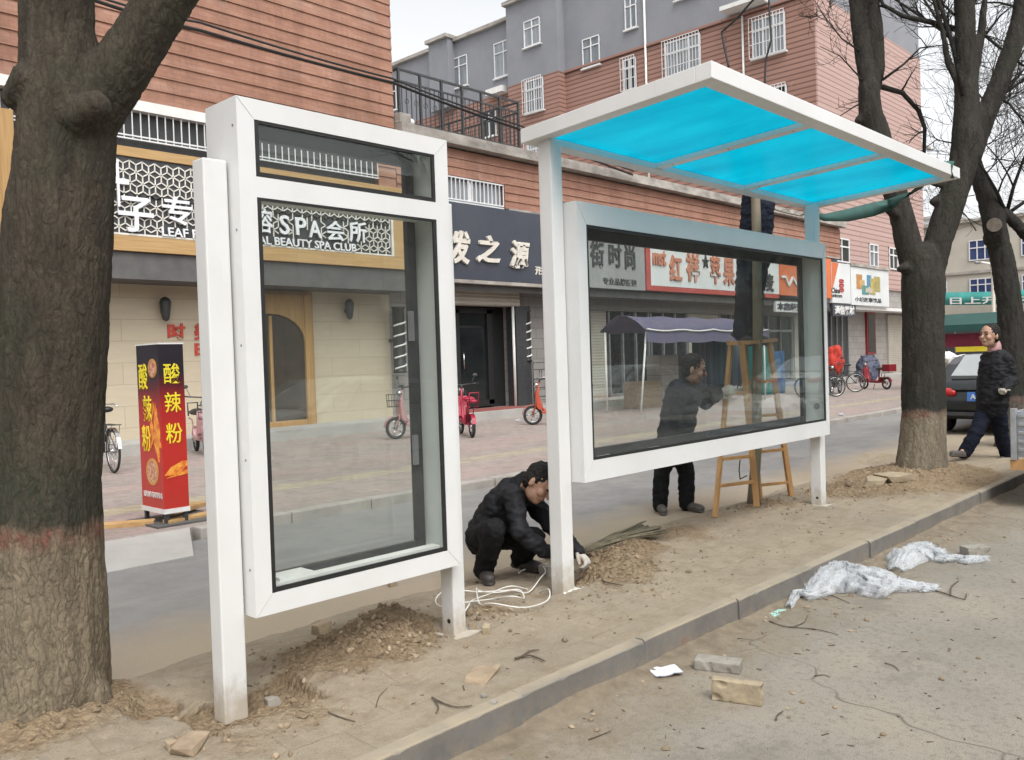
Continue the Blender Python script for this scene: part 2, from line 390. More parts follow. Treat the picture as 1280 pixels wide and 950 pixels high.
# ------------------------------------------------------------------ ground
def ground_mats():
    # dusty near lane
    t = NT("dusty_asphalt"); n = t.noise(.9, 7, .65); n2 = t.noise(9, 6, .7); fine = t.noise(180, 3, .6)
    col = t.ramp(n, [(.3, (.245, .226, .19)), (.5, (.305, .278, .232)), (.72, (.375, .328, .255))])
    y = t.sep()[1]
    dust = t.math('MULTIPLY', t.ramp(y, [(.0, 0), (1, 1)]), 1)
    dk = t.math('MULTIPLY', t.ramp(t.math('ADD', t.math('SUBTRACT', y, 1.9), t.math('MULTIPLY', t.math('SUBTRACT', t.noise(2.6, 6), .5), .9)), [(.10, 0), (.60, 1)]), t.ramp(n2, [(.3, .25), (.6, .85)]))
    col = t.mix(dk, col, (.23, .18, .115))
    cw = t.vor(.55, t.mixv((1, 1, 0), 1.3, .9), 'DISTANCE_TO_EDGE'); col = t.mix(t.math('MULTIPLY', t.ramp(cw, [(0, .75), (.006, 0)]), t.ramp(n, [(.45, 0), (.55, 1)])), col, (.07, .062, .052))
    sp = t.ramp(t.noise(1.5, 5, .7), [(.58, 0), (.63, .35)]); col = t.mix(sp, col, (.17, .155, .135))
    col = t.mix(t.ramp(fine, [(.38, .5), (.55, 0)]), col, (.10, .09, .078))
    col = t.mix(t.ramp(t.noise(28, 5, .75), [(.36, .5), (.5, 0)]), col, (.15, .13, .105))
    col = t.mix(t.ramp(t.vor(70), [(.05, .7), (.12, 0)]), col, (.40, .35, .27))
    t.bsdf(col, .95, 0, t.bump(t.math('ADD', fine, t.math('MULTIPLY', n2, 1.5)), .6, .012), .2); M['road_near'] = t.mat
    # far lane
    t = NT("grey_asphalt"); n = t.noise(.5, 6, .6, t.mapped((.35, 1, 1))); fine = t.noise(160, 3, .6); y = t.sep()[1]
    col = t.ramp(n, [(.3, (.205, .202, .197)), (.7, (.265, .258, .248))])
    col = t.mix(t.ramp(t.noise(2.6, 7, .75), [(.42, .0), (.62, .5)]), col, (.155, .15, .145)); col = t.mix(t.ramp(t.noise(.9, 6, .75, t.mapped((.4, 1, 1))), [(.5, 0), (.68, .55)]), col, (.31, .285, .25))
    d = t.ramp(t.math('ADD', t.math('SUBTRACT', 5.6, y), t.math('MULTIPLY', t.noise(1.7, 6), .9)), [(.30, 0), (1.1, .95)])
    col = t.mix(d, col, (.36, .295, .21)); col = t.mix(t.ramp(fine, [(.38, .3), (.6, 0)]), col, (.13, .13, .13))
    t.bsdf(col, .92, 0, t.bump(fine, .3, .006), .25); M['road_far'] = t.mat
    # median: soil over pavers
    t = NT("soil_on_pavers"); br = t.n("TexBrick"); t.put(br.inputs['Vector'], t.mapped((1, 1, 1), (0, 0, .02)))
    for k, v in dict(Color1=(.40, .34, .26, 1), Color2=(.35, .30, .235, 1), Mortar=(.19, .155, .11, 1)).items(): br.inputs[k].default_value = v
    br.inputs['Scale'].default_value = 1; br.inputs['Mortar Size'].default_value = .004; br.inputs['Brick Width'].default_value = .5; br.inputs['Row Height'].default_value = .25
    n = t.noise(2.4, 8, .7); n2 = t.noise(14, 7, .75); fine = t.noise(120, 4, .7)
    soil = t.ramp(n2, [(.25, (.20, .142, .083)), (.5, (.35, .262, .165)), (.75, (.49, .385, .255))])
    soil = t.mix(t.ramp(t.noise(1.3, 4), [(.50, 0), (.64, .4)]), soil, (.21, .15, .097))
    at_ = t.n("Attribute"); at_.attribute_name = "soil"
    f = t.ramp(t.math('ADD', at_.outputs['Fac'], t.math('MULTIPLY', t.math('SUBTRACT', n, .5), 1.1)), [(.35, 0), (.62, 1)])
    dusty = t.mix(t.ramp(n, [(.3, .35), (.7, .9)]), br.outputs[0], (.425, .355, .258))
    dusty = t.mix(t.ramp(t.noise(1.1, 6, .7), [(.44, 0), (.66, .6)]), dusty, (.29, .255, .205)); dusty = t.mix(t.ramp(t.noise(5.5, 7, .78), [(.46, 0), (.66, .6)]), dusty, (.27, .205, .135)); dusty = t.mix(t.ramp(t.noise(17, 6, .75), [(.52, 0), (.70, .45)]), dusty, (.47, .40, .30))
    col = t.mix(f, dusty, soil); col = t.mix(t.ramp(fine, [(.34, .26), (.48, 0)]), col, (.17, .125, .075))
    col = t.mix(t.ramp(t.vor(55), [(.04, .55), (.1, 0)]), col, (.46, .38, .27))
    v1 = t.vor(30, t.mixv((1, 1, 1), 9, .012)); v2 = t.vor(70, None)
    col = t.mix(t.math('MULTIPLY', f, t.ramp(v1, [(.42, 0), (.75, .32)])), col, (.16, .118, .074)); col = t.mix(t.math('MULTIPLY', f, t.ramp(v2, [(.5, 0), (.85, .25)])), col, (.17, .13, .085))  # gaps between clods darkened in the colour, painted shade
    cl = t.math('MULTIPLY', f, t.math('ADD', t.math('MULTIPLY', v1, -2.2), t.math('MULTIPLY', v2, -1.0)))
    h = t.math('ADD', t.math('ADD', t.math('MULTIPLY', n2, 1.6), fine), cl)
    t.bsdf(col, .96, 0, t.bump(h, .8, .022), .15); M['soil'] = t.mat
    # kerb stone
    t = NT("kerb_concrete"); n = t.noise(2.2, 7, .7); n2 = t.noise(16, 6, .7); z = t.sep()[2]
    col = t.ramp(n, [(.3, (.12, .115, .108)), (.55, (.17, .162, .148)), (.75, (.24, .215, .175))])
    col = t.mix(t.math('MULTIPLY', t.ramp(n2, [(.42, 0), (.62, .8)]), t.ramp(t.math('ADD', z, .16), [(0, 1), (.10, .15)])), col, (.28, .215, .14))
    col = t.mix(t.math('MULTIPLY', t.ramp(t.math('ADD', z, .5), [(.488, 0), (.499, 1)]), t.ramp(n, [(.3, .4), (.6, .9)])), col, (.34, .285, .205))
    rs = t.math('MULTIPLY', t.ramp(t.noise(1.1, 3), [(.64, 0), (.68, .5)]), t.ramp(n2, [(.4, 0), (.6, 1)]))
    col = t.mix(rs, col, (.20, .07, .05))
    t.bsdf(col, .9, 0, t.bump(n2, .4, .01), .25); M['kerb'] = t.mat
    # forecourt paving: rows of pink and grey slabs with a pale guide strip
    t = NT("pink_grey_paving"); br = t.n("TexBrick"); t.put(br.inputs['Vector'], t.pos())
    for k, v in dict(Color1=(.30, .235, .215, 1), Color2=(.345, .30, .275, 1), Mortar=(.20, .175, .16, 1)).items(): br.inputs[k].default_value = v
    br.inputs['Scale'].default_value = 1; br.inputs['Mortar Size'].default_value = .008; br.inputs['Brick Width'].default_value = .4; br.inputs['Row Height'].default_value = .2; br.inputs['Bias'].default_value = -.1
    n = t.noise(.8, 7, .7, t.mapped((.5, 1, 1))); n2 = t.noise(9, 5, .7); y = t.sep()[1]
    st = t.ramp(t.math('MODULO', t.math('MULTIPLY', y, .42), 1.0), [(.0, 0), (.45, 0), (.5, 1), (.95, 1), (1, 0)])
    col = t.mix(t.math('MULTIPLY', st, .55), br.outputs[0], (.37, .26, .235))
    strip = t.ramp(t.math('ABSOLUTE', t.math('SUBTRACT', y, 9.75)), [(.20, 1), (.26, 0)])
    col = t.mix(t.math('MULTIPLY', strip, t.ramp(n2, [(.3, .4), (.6, .9)])), col, (.44, .37, .215))
    col = t.mix(t.ramp(n, [(.35, 0), (.65, .75)]), col, (.30, .275, .245)); col = t.mix(t.ramp(n2, [(.34, .45), (.55, 0)]), col, (.16, .14, .125)); col = t.mix(t.ramp(t.noise(2.2, 6, .75), [(.40, .5), (.52, 0)]), col, (.20, .175, .155))
    t.bsdf(col, .9, 0, t.bump(t.math('ADD', br.outputs[1], t.math('MULTIPLY', n2, -1)), .3, -.006), .25); M['paving'] = t.mat
ground_mats()
M['kerb_far'] = pm("pale_kerb", (.36, .335, .30), (.26, .24, .215), .9, 3, bump=.3)
M['apron'] = pm("smooth_concrete_apron", (.37, .36, .335), (.30, .29, .27), .9, 1.4, bump=.1)

b = MB(); b.add([(-300,-300,-.34),(600,-300,-.34),(600,400,-.34),(-300,400,-.34)], [(0,1,2,3)]); tag(b.build('ground', M['concrete']), kind='structure')
def sheet(name, m, x0, x1, y0, y1, z, nx=1):
    b = MB(); b.box(x0, x1, y0, y1, z-.15, z); return tag(b.build(name, m), kind='structure')
sheet('road_near', M['road_near'], -60, 110, -7.0, 2.7, -.15)
sheet('road_far', M['road_far'], -60, 110, 4.0, 7.92, -.12)
sheet('pavement_opposite', M['concrete'], -60, 110, -16, -7.0, -.02)
# forecourt with dropped kerb at the left
sheet('forecourt', M['paving'], -60, 110, 8.07, 26, -.02)
def kerb_run(name, m, x0, x1, y0, y1, z0, z1, L, seed=1):
    rnd = random.Random(seed); b = MB(); x = x0
    while x < x1:
        l = L*(.97 + .06*rnd.random()); dy = rnd.uniform(-.006, .006); dz = rnd.uniform(-.008, .004)
        b.box(x, x+l-.012, y0+dy, y1, z0, z1+dz); x += l
    return tag(b.build(name, m, bevel=.012), kind='structure')
def rough_kerb(name, m, x0, x1, y0, y1, z0, z1, L, seed):
    rnd = random.Random(seed); b = MB(); x = x0
    while x < x1:
        l = L*(.94+.12*rnd.random()); dy, dz, tilt = rnd.uniform(-.008, .008), rnd.uniform(-.010, .004), rnd.uniform(-.006, .006); n = max(4, int(l/.035)); vs = []
        for i in range(n+1):
            u = i/n; xx = x+u*(l-.008); e = .012*(max(0, 1-u*n/2)+max(0, 1-(1-u)*n/2))
            c = .008+.010*max(0, noise.noise(V((xx*14, seed, 1)))-.25)*3+e*.6; j = .0018*noise.noise(V((xx*17, 3, 1))); k = .0018*noise.noise(V((xx*13, 8, 2)))
            yy = y0+dy+tilt*(u-.5); vs += [(xx, yy+.004*noise.noise(V((xx*8, 1, 6))), z0), (xx, yy+j, z1+dz-c), (xx, yy+j+c*.9, z1+dz+k), (xx, y1, z1+k*.6), (xx, y1, z0)]
        b.add(vs, [(5*i+q, 5*i+5+q, 5*i+6+q, 5*i+1+q) for i in range(n) for q in range(4)] + [(0, 1, 2, 3, 4), (5*n+4, 5*n+3, 5*n+2, 5*n+1, 5*n)]); x += l
    return tag(b.build(name, m), kind='structure')
rough_kerb('kerb', M['kerb'], -14.4, 40, 2.665, 2.735, -.3, .002, 1.0, 3)
kerb_run('kerb_far', M['kerb_far'], 3.95, 60, 7.90, 8.08, -.3, -.012, 1.0, 5)
b = MB(); b.add([(-6,7.25,-.113),(3.55,7.25,-.113),(3.93,8.09,-.018),(-6,8.09,-.018),(-6,7.25,-.2),(3.55,7.25,-.2),(3.93,8.09,-.2),(-6,8.09,-.2)], [(0,1,2,3),(0,4,5,1),(1,5,6,2),(2,6,7,3),(3,7,4,0)])
tag(b.build('ramp_apron', M['apron']), kind='structure')

# median with heaps of dug soil
MOUNDS = [(1.30, 4.15, .10, .42), (10.4, 3.5, .12, .62), (10.0, 3.45, .05, .9), (3.02, 3.86, .13, .22), (2.72, 3.70, .10, .24), (2.45, 3.75, .06, .25), (2.85, 3.52, .05, .2), (3.55, 3.62, .05, .22), (4.85, 3.62, .10, .26), (5.35, 3.95, .11, .28), (5.0, 3.85, .06, .2),
          (4.55, 3.35, .03, .3), (8.7, 3.75, .06, .4), (9.3, 3.6, .06, .5), (7.7, 4.0, .05, .4), (1.85, 3.2, .035, .35), (2.2, 3.4, .02, .3), (6.2, 4.0, .04, .5), (11.1, 3.3, .05, .5)]
PITS = [(1.66, 3.82, .06, .12), (2.6, 3.2, .015, .09), (5.6, 3.2, .012, .1), (5.9, 3.3, .012, .1), (6.9, 3.1, .012, .1), (7.3, 3.25, .012, .1), (3.05, 3.62, .06, .10), (4.5, 3.72, .06, .13), (4.15, 3.75, .05, .1)]
def soil_h(x, y):
    m = sum(a*math.exp(-((x-cx)**2+(y-cy_)**2)/(r*r)) for cx, cy_, a, r in MOUNDS)
    q = sum(a*math.exp(-(((x-cx)**2+(y-cy_)**2)/(r*r))**2) for cx, cy_, a, r in PITS)
    e = max(0, min(1, (y-2.80)/.4)); bx = max(abs(x-1.95)-.27, abs(y-3.50)-.20); q += .055*max(0, min(1, .5-(bx+.02*noise.noise(V((x*6, y*6, 3))))/.035))
    rough = noise.fractal(V((x*3.1, y*3.1, 0)), .9, 2.1, 5)
    lump = noise.fractal(V((x*11, y*11, 4)), .8, 2.2, 4)
    s = min(1, m*10 + q*8); fine = noise.fractal(V((x*27, y*27, 7)), .7, 2.1, 3)
    h = (m - q)*e + e*(.010*rough + (.004+.024*s)*lump + (.0015+.006*s)*fine)
    far = max(0, (y - 4.22 - .10*noise.noise(V((x*1.3, 2, 0)))))
    h -= min(.16, far*.24)
    return h, min(1, s*1.2*max(.15, min(1, 1-(y-4.1)*3)) + .25*e*max(0, rough) + 0)
def median():
    x0, x1, y0, y1, st = .1, 12.6, 2.73, 5.0, .016
    nx, ny = int((x1-x0)/st), int((y1-y0)/st); vs = []; at_ = []
    for j in range(ny+1):
        for i in range(nx+1):
            x = x0+(x1-x0)*i/nx; y = y0+(y1-y0)*j/ny; h, s = soil_h(x, y)
            ex = max(0, min(1, (x1-x)/.5, )); vs.append((x, y, h*ex)); at_.append(s*ex)
    fs = [(j*(nx+1)+i, j*(nx+1)+i+1, (j+1)*(nx+1)+i+1, (j+1)*(nx+1)+i) for j in range(ny) for i in range(nx)]
    b = MB(); b.add(vs, fs, 0, True)
    n0 = len(b.v); b.box(-40, x0, 2.732, 4.2, -.3, 0.0); b.box(x1, 60, 2.732, 4.05, -.3, 0.0)
    me = b.mesh(); a = me.attributes.new("soil", 'FLOAT', 'POINT'); a.data.foreach_set('value', at_ + [0.1]*(len(b.v)-n0))
    o = link_mesh('median', me, [M['soil']]); tag(o, kind='structure')
median()
def gutter():
    b = MB(); vs = []; nx, ny = 560, 10
    for i in range(nx+1):
        x = 1.2+12*i/nx; w = .10+.16*max(0, noise.noise(V((x*1.1, 5, 0)))+.35)+.05*noise.noise(V((x*5, 1, 0))); hh = .030+.025*noise.noise(V((x*1.7, 9, 0)))
        for j in range(ny+1):
            v = j/ny; vs.append((x, 2.672-v*w, -.1495+max(.0, hh*(1-v)**1.6 + (1-v)*.006*noise.noise(V((x*14, v*6, 2)))) - (.004 if j == ny else 0)))
    b.add(vs, [(i*(ny+1)+j, i*(ny+1)+j+1, (i+1)*(ny+1)+j+1, (i+1)*(ny+1)+j) for i in range(nx) for j in range(ny)], 0, True)
    me = b.mesh(); a = me.attributes.new("soil", 'FLOAT', 'POINT'); a.data.foreach_set('value', [.42]*len(b.v)); tag(link_mesh('gutter_soil', me, [pm('gutter_dirt', (.22, .18, .128), (.14, .11, .075), .95, 9, 7, bump=.7, bscale=45, bdist=.01)]), kind='stuff')
gutter()
# loose clods and grit: nobody could count them
def clods():
    rnd = random.Random(4); b = MB(); heaps = MOUNDS[:16]
    for k in range(1900):
        if k < 1350:
            cx, cy_, a, r = rnd.choice(heaps); x = rnd.gauss(cx, r*.62); y = rnd.gauss(cy_, r*.55)
        else: x = rnd.uniform(1.2, 12); y = rnd.uniform(2.9, 4.4)
        if not (.3 < x < 12.4 and 2.86 < y < 4.6): continue
        s = rnd.choice([.005, .006, .008, .010, .015])*rnd.uniform(.6, 1.4)*(1.0 if k < 1350 else .6)
        if rnd.random() < .03: s *= 2.0
        h = soil_h(x, y)[0]
        b.ell((x, y, h+s*.3), (s*rnd.uniform(.7, 1.4), s*rnd.uniform(.7, 1.2), s*rnd.uniform(.5, .8)), Euler((rnd.random(), rnd.random(), rnd.random()*6)), rnd.choice([0, 0, 0, 1]), 6, 4)
    for k in range(700):
        x = rnd.uniform(2, 13); y = 2.66 - abs(rnd.gauss(0, .25))*rnd.random() if rnd.random() < .7 else rnd.uniform(.6, 2.6)
        s = rnd.choice([.004, .006, .009, .014])*rnd.uniform(.6, 1.2)
        b.ell((x, y-.01, -.15+s*.3), (s*rnd.uniform(.8, 1.6), s, s*.6), Euler((0, 0, rnd.random()*6)), rnd.choice([0, 1]), 6, 4)
    for k in range(560):
        x, y = rnd.uniform(1.8, 12), rnd.uniform(.6, 4.3); z = -.149 if y < 2.64 else soil_h(x, y)[0]+.003
        if 2.6 < y < 2.86: continue
        s = rnd.uniform(.004, .013); a = rnd.random()*6; b.obox((x, y, z+.002), (s*rnd.uniform(1, 3.5), s*.5, .003), Euler((rnd.uniform(-.3, .3), rnd.uniform(-.3, .3), a)), 2)
    for v in range(len(b.sm)): b.sm[v] = False
    tag(b.build('soil_clods', [pm("clod_soil", (.26, .20, .13), (.17, .125, .08), .95, 30), M['rubble'], M['twig']]), kind='stuff')
clods()
# ------------------------------------------------------------------ facades
def siding_mat(name, a, b_, c):
    t = NT(name); n = t.noise(1.1, 5, .6, t.mapped((.35, .35, 3))); n2 = t.noise(14, 4, .7, t.mapped((.6, .6, 2))); z = t.sep()[2]
    col = t.ramp(n, [(.3, a), (.55, b_), (.75, c)]); col = t.mix(t.ramp(n2, [(.3, .35), (.55, 0)]), col, tuple(k*.6 for k in a))
    br = t.n("TexBrick"); s = t.sep(); cb = t.n("CombineXYZ"); t.put(cb.inputs[0], t.math('ADD', s[0], s[1])); t.put(cb.inputs[1], s[2]); t.put(br.inputs['Vector'], cb.outputs[0])
    br.inputs['Color1'].default_value = (1, 1, 1, 1); br.inputs['Color2'].default_value = (.86, .84, .82, 1); br.inputs['Mortar'].default_value = (.72, .7, .68, 1)
    br.inputs['Scale'].default_value = 1; br.inputs['Mortar Size'].default_value = .004; br.inputs['Brick Width'].default_value = .28; br.inputs['Row Height'].default_value = .09
    col = t.mix(1.0, col, br.outputs[0], 'MULTIPLY')
    st = t.ramp(t.noise(1.0, 6, .75, t.mapped((2.2, 2.2, .22))), [(.46, 0), (.68, .45)]); col = t.mix(st, col, tuple(k*.45 for k in a)); col = t.mix(t.ramp(t.noise(.7, 5, .7), [(.55, 0), (.75, .4)]), col, (.42, .33, .27))
    t.bsdf(col, .8, 0, t.bump(br.outputs[1], .3, -.006), .3); return t.mat
M['siding'] = siding_mat("terracotta_siding", (.31, .16, .11), (.36, .195, .138), (.41, .25, .185))
M['siding_low'] = siding_mat("terracotta_siding_low", (.31, .158, .112), (.355, .192, .138), (.40, .24, .178))
def tilemat(name, c1, c2, mort, w, h, ms, axis=0, rough=.5, bumpd=-.004):
    t = NT(name); s = t.sep(); cb = t.n("CombineXYZ"); t.put(cb.inputs[0], t.math('ADD', s[0], s[1])); t.put(cb.inputs[1], s[2])
    br = t.n("TexBrick"); t.put(br.inputs['Vector'], cb.outputs[0])
    br.inputs['Color1'].default_value = rgb(c1); br.inputs['Color2'].default_value = rgb(c2); br.inputs['Mortar'].default_value = rgb(mort)
    br.inputs['Scale'].default_value = 1; br.inputs['Mortar Size'].default_value = ms; br.inputs['Brick Width'].default_value = w; br.inputs['Row Height'].default_value = h
    n = t.noise(3, 6, .65, t.mapped((.7, .7, 4))); col = t.mix(t.ramp(n, [(.35, 0), (.7, .35)]), br.outputs[0], tuple(k*.75 for k in c1))
    t.bsdf(col, rough, 0, t.bump(br.outputs[1], .4, bumpd), .4); return t.mat
M['travertine'] = tilemat("travertine_slabs", (.52, .45, .335), (.49, .42, .31), (.36, .30, .215), 1.6, .42, .006)
M['stonewall'] = tilemat("grey_stone_wall", (.32, .30, .28), (.26, .245, .23), (.15, .14, .13), .6, .3, .01)
M['aptbrick'] = tilemat("apartment_brick", (.33, .19, .15), (.29, .155, .12), (.13, .07, .058), 30, .24, .035, rough=.85, bumpd=-.03)
M['aptbrick_lit'] = tilemat("apartment_brick_sunlit", (.46, .32, .285), (.42, .285, .25), (.26, .16, .14), 30, .24, .03, rough=.85, bumpd=-.03)  # brick of the street face, sunlight painted in as a paler colour
M['cream'] = pm("cream_render", (.50, .47, .40), (.42, .39, .335), .9, .4)
M['paleblock'] = pm("pale_tower_render", (.60, .62, .64), (.52, .54, .57), .9, .2)
def shuttermat():
    t = NT("roller_shutter"); z = t.sep()[2]; w = t.math('ABSOLUTE', t.math('SUBTRACT', t.math('MODULO', t.math('MULTIPLY', z, 11.0), 1.0), .5))
    n = t.noise(1.5, 5, .6); col = t.ramp(n, [(.3, (.46, .43, .36)), (.7, (.38, .35, .30))])
    t.bsdf(t.mix(t.ramp(w, [(.36, 0), (.5, .7)]), col, (.15, .135, .11)), .55, .2, t.bump(w, .5, .03)); return t.mat
M['shutter'] = shuttermat()

def siding(b, x0, x1, z0, z1, y, pitch=.255, m=0, lip=.030):
    n = max(1, round((z1-z0)/pitch)); p = (z1-z0)/n
    for i in range(n):
        a = z0+i*p; c = a+p
        b.add([(x0,y-lip,a),(x1,y-lip,a),(x1,y-.004,c),(x0,y-.004,c),(x0,y,a),(x1,y,a)], [(0,1,2,3),(4,5,1,0)], m)
    b.box(x0, x1, y+.003, y+.12, z0, z1, m)
    b.add([(x0,y-lip,z0),(x0,y,z0),(x0,y+.003,z1),(x0,y-.004,z1)], [(3,2,1,0)], m)
def bars(b, x0, x1, y, z0, z1, step, w=.016, rails=(0, 1), m=0):
    n = max(2, round((x1-x0)/step))
    for i in range(n+1): x = x0+(x1-x0)*i/n; b.box(x-w/2, x+w/2, y-w/2, y+w/2, z0, z1, m)
    for r in rails: z = z0+(z1-z0)*r; b.box(x0, x1, y-w*.9, y+w*.9, z-w*.7, z+w*.7, m)

# ---- two-storey brick block over the beauty salon
tb = thing('brick_building', 'tall terracotta brick-clad block above the beauty salon with white strip and barred high window', 'building', (5, 17, -.02))
b = MB(); siding(b, -14, 13.13, 6.47, 13.2, 16.0, .262); b.build('siding_wall', M['siding'], tb)
b = MB(); b.box(-14, 13.12, 16.13, 30, 5.6, 13.15); b.box(-14, 13.5, 17.02, 30, -.3, 5.595); b.build('wall', M['plaster'], tb)
b = MB(); b.box(-14, 13.13, 15.92, 16.13, 6.28, 6.468); b.build('fascia_strip', M['white2'], tb)
w = MB().box(2, 12.6, 16.1, 16.14, 5.62, 6.278).build('high_window', M['dark'], tb)
b = MB(); bars(b, 2, 12.6, 15.98, 5.74, 6.275, .155, .018, (.03, .14)); b.build('grille', M['frame'], w)
b = MB(); siding(b, 12.62, 13.13, 5.6, 6.275, 16.0, .25); b.build('siding_wall', M['siding'], tb)
b = MB(); b.box(5.0, 13.58, 16.96, 17.02, .2, 3.2); b.build('stone_wall', M['travertine'], tb)
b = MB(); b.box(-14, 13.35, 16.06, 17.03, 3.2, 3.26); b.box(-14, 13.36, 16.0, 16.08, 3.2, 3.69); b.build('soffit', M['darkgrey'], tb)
b = MB(); b.box(-14, 13.6, 15.85, 17.0, -.3, .2); b.build('step', M['apron'], tb, bevel=.01)
def arched_door(x0, x1):
    d = MB(); z0, z1 = .2, 3.1; t = .17; xc = (x0+x1)/2; hw = (x1-x0)/2-t
    d.box(x0, x0+t, 16.78, 16.96, z0, z1); d.box(x1-t, x1, 16.78, 16.96, z0, z1)
    d.box(x0-.1, x1+.1, 16.86, 16.958, z0-.0, z1+.07)
    arc = [(xc-hw, 2.05)] + [(xc-hw*math.cos(a*PI/12), 2.05+.62*math.sin(a*PI/12)) for a in range(1, 12)] + [(xc+hw, 2.05)]
    for (a, c), (e, g) in zip(arc, arc[1:]):
        d.add([(a,16.8,c),(e,16.8,g),(e,16.8,z1),(a,16.8,z1),(a,16.9,c),(e,16.9,g)], [(0,1,2,3),(4,5,1,0)])
    o = d.build('door', M['woodboard_v'], tb)
    g = MB(); g.box(x0+t, x1-t, 16.845, 16.857, z0+.12, 2.7); g.build('pane', pm('brown_door_panel_%d' % int(x0*10), (.055, .038, .025), (.03, .024, .018), .35, 3), o)
    k = MB(); k.box(x0+t, x1-t, 16.8, 16.859, z0, z0+.12); k.box(xc-.035, xc+.035, 16.80, 16.858, z0+.12, 2.62); k.build('rail', M['woodboard_v'], o)
arched_door(9.15, 11.2); arched_door(3.3, 6.05)
for px in (207, 437):
    p = at(px, 388, Y=16.8); l = MB(); l.cap(p+V((0, 0, -.14)), p+V((0, 0, .16)), .075, .11, 10); l.box(p.x-.03, p.x+.03, 16.8, 16.96, p.z-.05, p.z+.05); l.build('wall_lamp', M['dark'], tb)

# ---- long low shop row with a roof terrace
sr = thing('shop_row', 'long low terracotta shop row with concrete ledge and a railed roof terrace', 'building', (20, 17, -.02))
b = MB(); siding(b, 13.15, 14.6, 5.5, 6.8, 16.0, .2); siding(b, 14.6, 16.8, 6.13, 6.8, 16.0, .2); siding(b, 16.8, 38.2, 5.5, 6.8, 16.0, .2); b.build('siding_wall', M['siding_low'], sr)
b = MB(); b.box(13.15, 38.2, 16.13, 30, 5.3, 6.82); b.box(13.6, 38.2, 17.4, 30, -.3, 5.29); b.build('wall', M['plaster'], sr)
b = MB(); b.box(13.16, 38.3, 15.72, 16.3, 6.84, 7.1); b.box(13.16, 38.25, 16.3, 30, 6.83, 7.02); b.build('roof_ledge', M['stain_conc'], sr, bevel=.015)
b = MB(); b.box(13.17, 13.5, 15.8, 16.2, 7.102, 7.34); b.build('parapet_block', M['stain_conc'], sr, bevel=.02)
w = MB().box(14.6, 16.78, 16.1, 16.14, 5.5, 6.13).build('barred_window', M['curtain'], sr)
b = MB(); bars(b, 14.62, 16.76, 16.0, 5.55, 6.1, .14, .022, (0, 1)); b.build('grille', M['frame'], w)
b = MB(); b.box(15.55, 15.63, 16.04, 16.1, 5.5, 6.13); b.box(14.6, 16.78, 16.0, 16.1, 5.46, 5.52); b.build('frame', M['frame'], w)
# terrace railing: front run, return run, ornamental scrolls
r = MB(); y = 16.05; zb, zm, zt = 7.12, 8.18, 8.46
for k, x in enumerate([13.36, 14.03, 14.72, 15.42, 16.1, 16.78, 17.5]):
    r.box(x-.028, x+.028, y-.028, y+.028, zb, zt if k % 1 == 0 else zm)
r.box(13.36, 17.5, y-.025, y+.025, zt-.05, zt); r.box(13.36, 17.5, y-.02, y+.02, zm-.04, zm); r.box(13.36, 17.5, y-.02, y+.02, zb+.08, zb+.12)
for k in range(28):
    x = 13.45+k*.148; r.box(x-.009, x+.009, y-.009, y+.009, zb+.1, zm)
    if k % 2: r.ring((x, y, 7.72), (0, 1, 0), .06, .008, 12, 5)
r.box(17.48, 17.52, y, 21.5, zt-.05, zt); r.box(17.485, 17.515, y, 21.5, zm-.04, zm); r.box(17.485, 17.515, y, 21.5, zb+.08, zb+.12)
for k in range(36): yy = 16.2+k*.15; r.box(17.49, 17.51, yy-.009, yy+.009, zb+.1, zm)
for yy in (17.4, 18.8, 20.2, 21.5): r.box(17.472, 17.528, yy-.028, yy+.028, zb, zt)
r.box(13.33, 13.37, y, 19, zt-.05, zt); r.box(13.33, 13.37, y, 19, zm-.04, zm)
r.build('terrace_railing', M['dark'], sr)
b = MB(); b.ell((13.62, 15.95, 7.2), (.09, .09, .09)); b.tube([(13.55, 15.9, 7.1), (13.3, 15.85, 7.05), (13.12, 15.8, 6.6)], .022, 8); b.build('terrace_lamp', M['white2'], sr)
b = MB(); siding(b, 15.2, 17.3, 7.05, 7.75, 19.5, .2); b.build('terrace_wall', M['siding_low'], sr)
# ground floor fronts
b = MB(); b.box(13.6, 47, 15.85, 17.4, -.3, .2); b.build('step', M['apron'], sr, bevel=.01)
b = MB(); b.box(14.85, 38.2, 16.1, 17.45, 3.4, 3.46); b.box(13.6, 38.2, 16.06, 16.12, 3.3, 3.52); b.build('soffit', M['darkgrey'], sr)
MB().box(17.85, 20.2, 17.0, 17.42, .2, 3.4).build('stone_pier', M['stonewall'], sr); MB().box(13.58, 14.2, 16.95, 17.4, .2, 3.4).build('stone_pier', M['stonewall'], sr)
b = MB(); b.box(14.6, 17.86, 16.55, 17.0, 2.98, 3.39); b.build('shutter_box', M['shutter'], sr)
MB().box(15.2, 17.7, 15.95, 16.9, .202, .215).build('door_mat', pm('faded_red_mat', (.26, .07, .06), (.2, .06, .05), .95, 6), sr)
d = MB().box(14.2, 17.86, 17.2, 17.26, .2, 2.98).build('salon_door', M['black'], sr)
g = MB(); g.box(14.5, 15.9, 17.17, 17.185, .4, 2.75); g.box(16.05, 17.1, 17.17, 17.185, .4, 2.4); g.box(16.05, 17.1, 17.17, 17.185, 2.48, 2.8); g.build('pane', M['darkglass'], d)
g = MB(); g.box(14.4, 14.5, 17.1, 17.19, .3, 2.9); g.box(15.9, 16.05, 17.1, 17.19, .3, 2.9); g.box(17.1, 17.3, 17.1, 17.19, .3, 2.9); g.box(14.4, 17.3, 17.1, 17.188, 2.8, 2.95); g.box(14.4, 17.3, 17.1, 17.188, .25, .42); g.build('frame', M['black'], d)
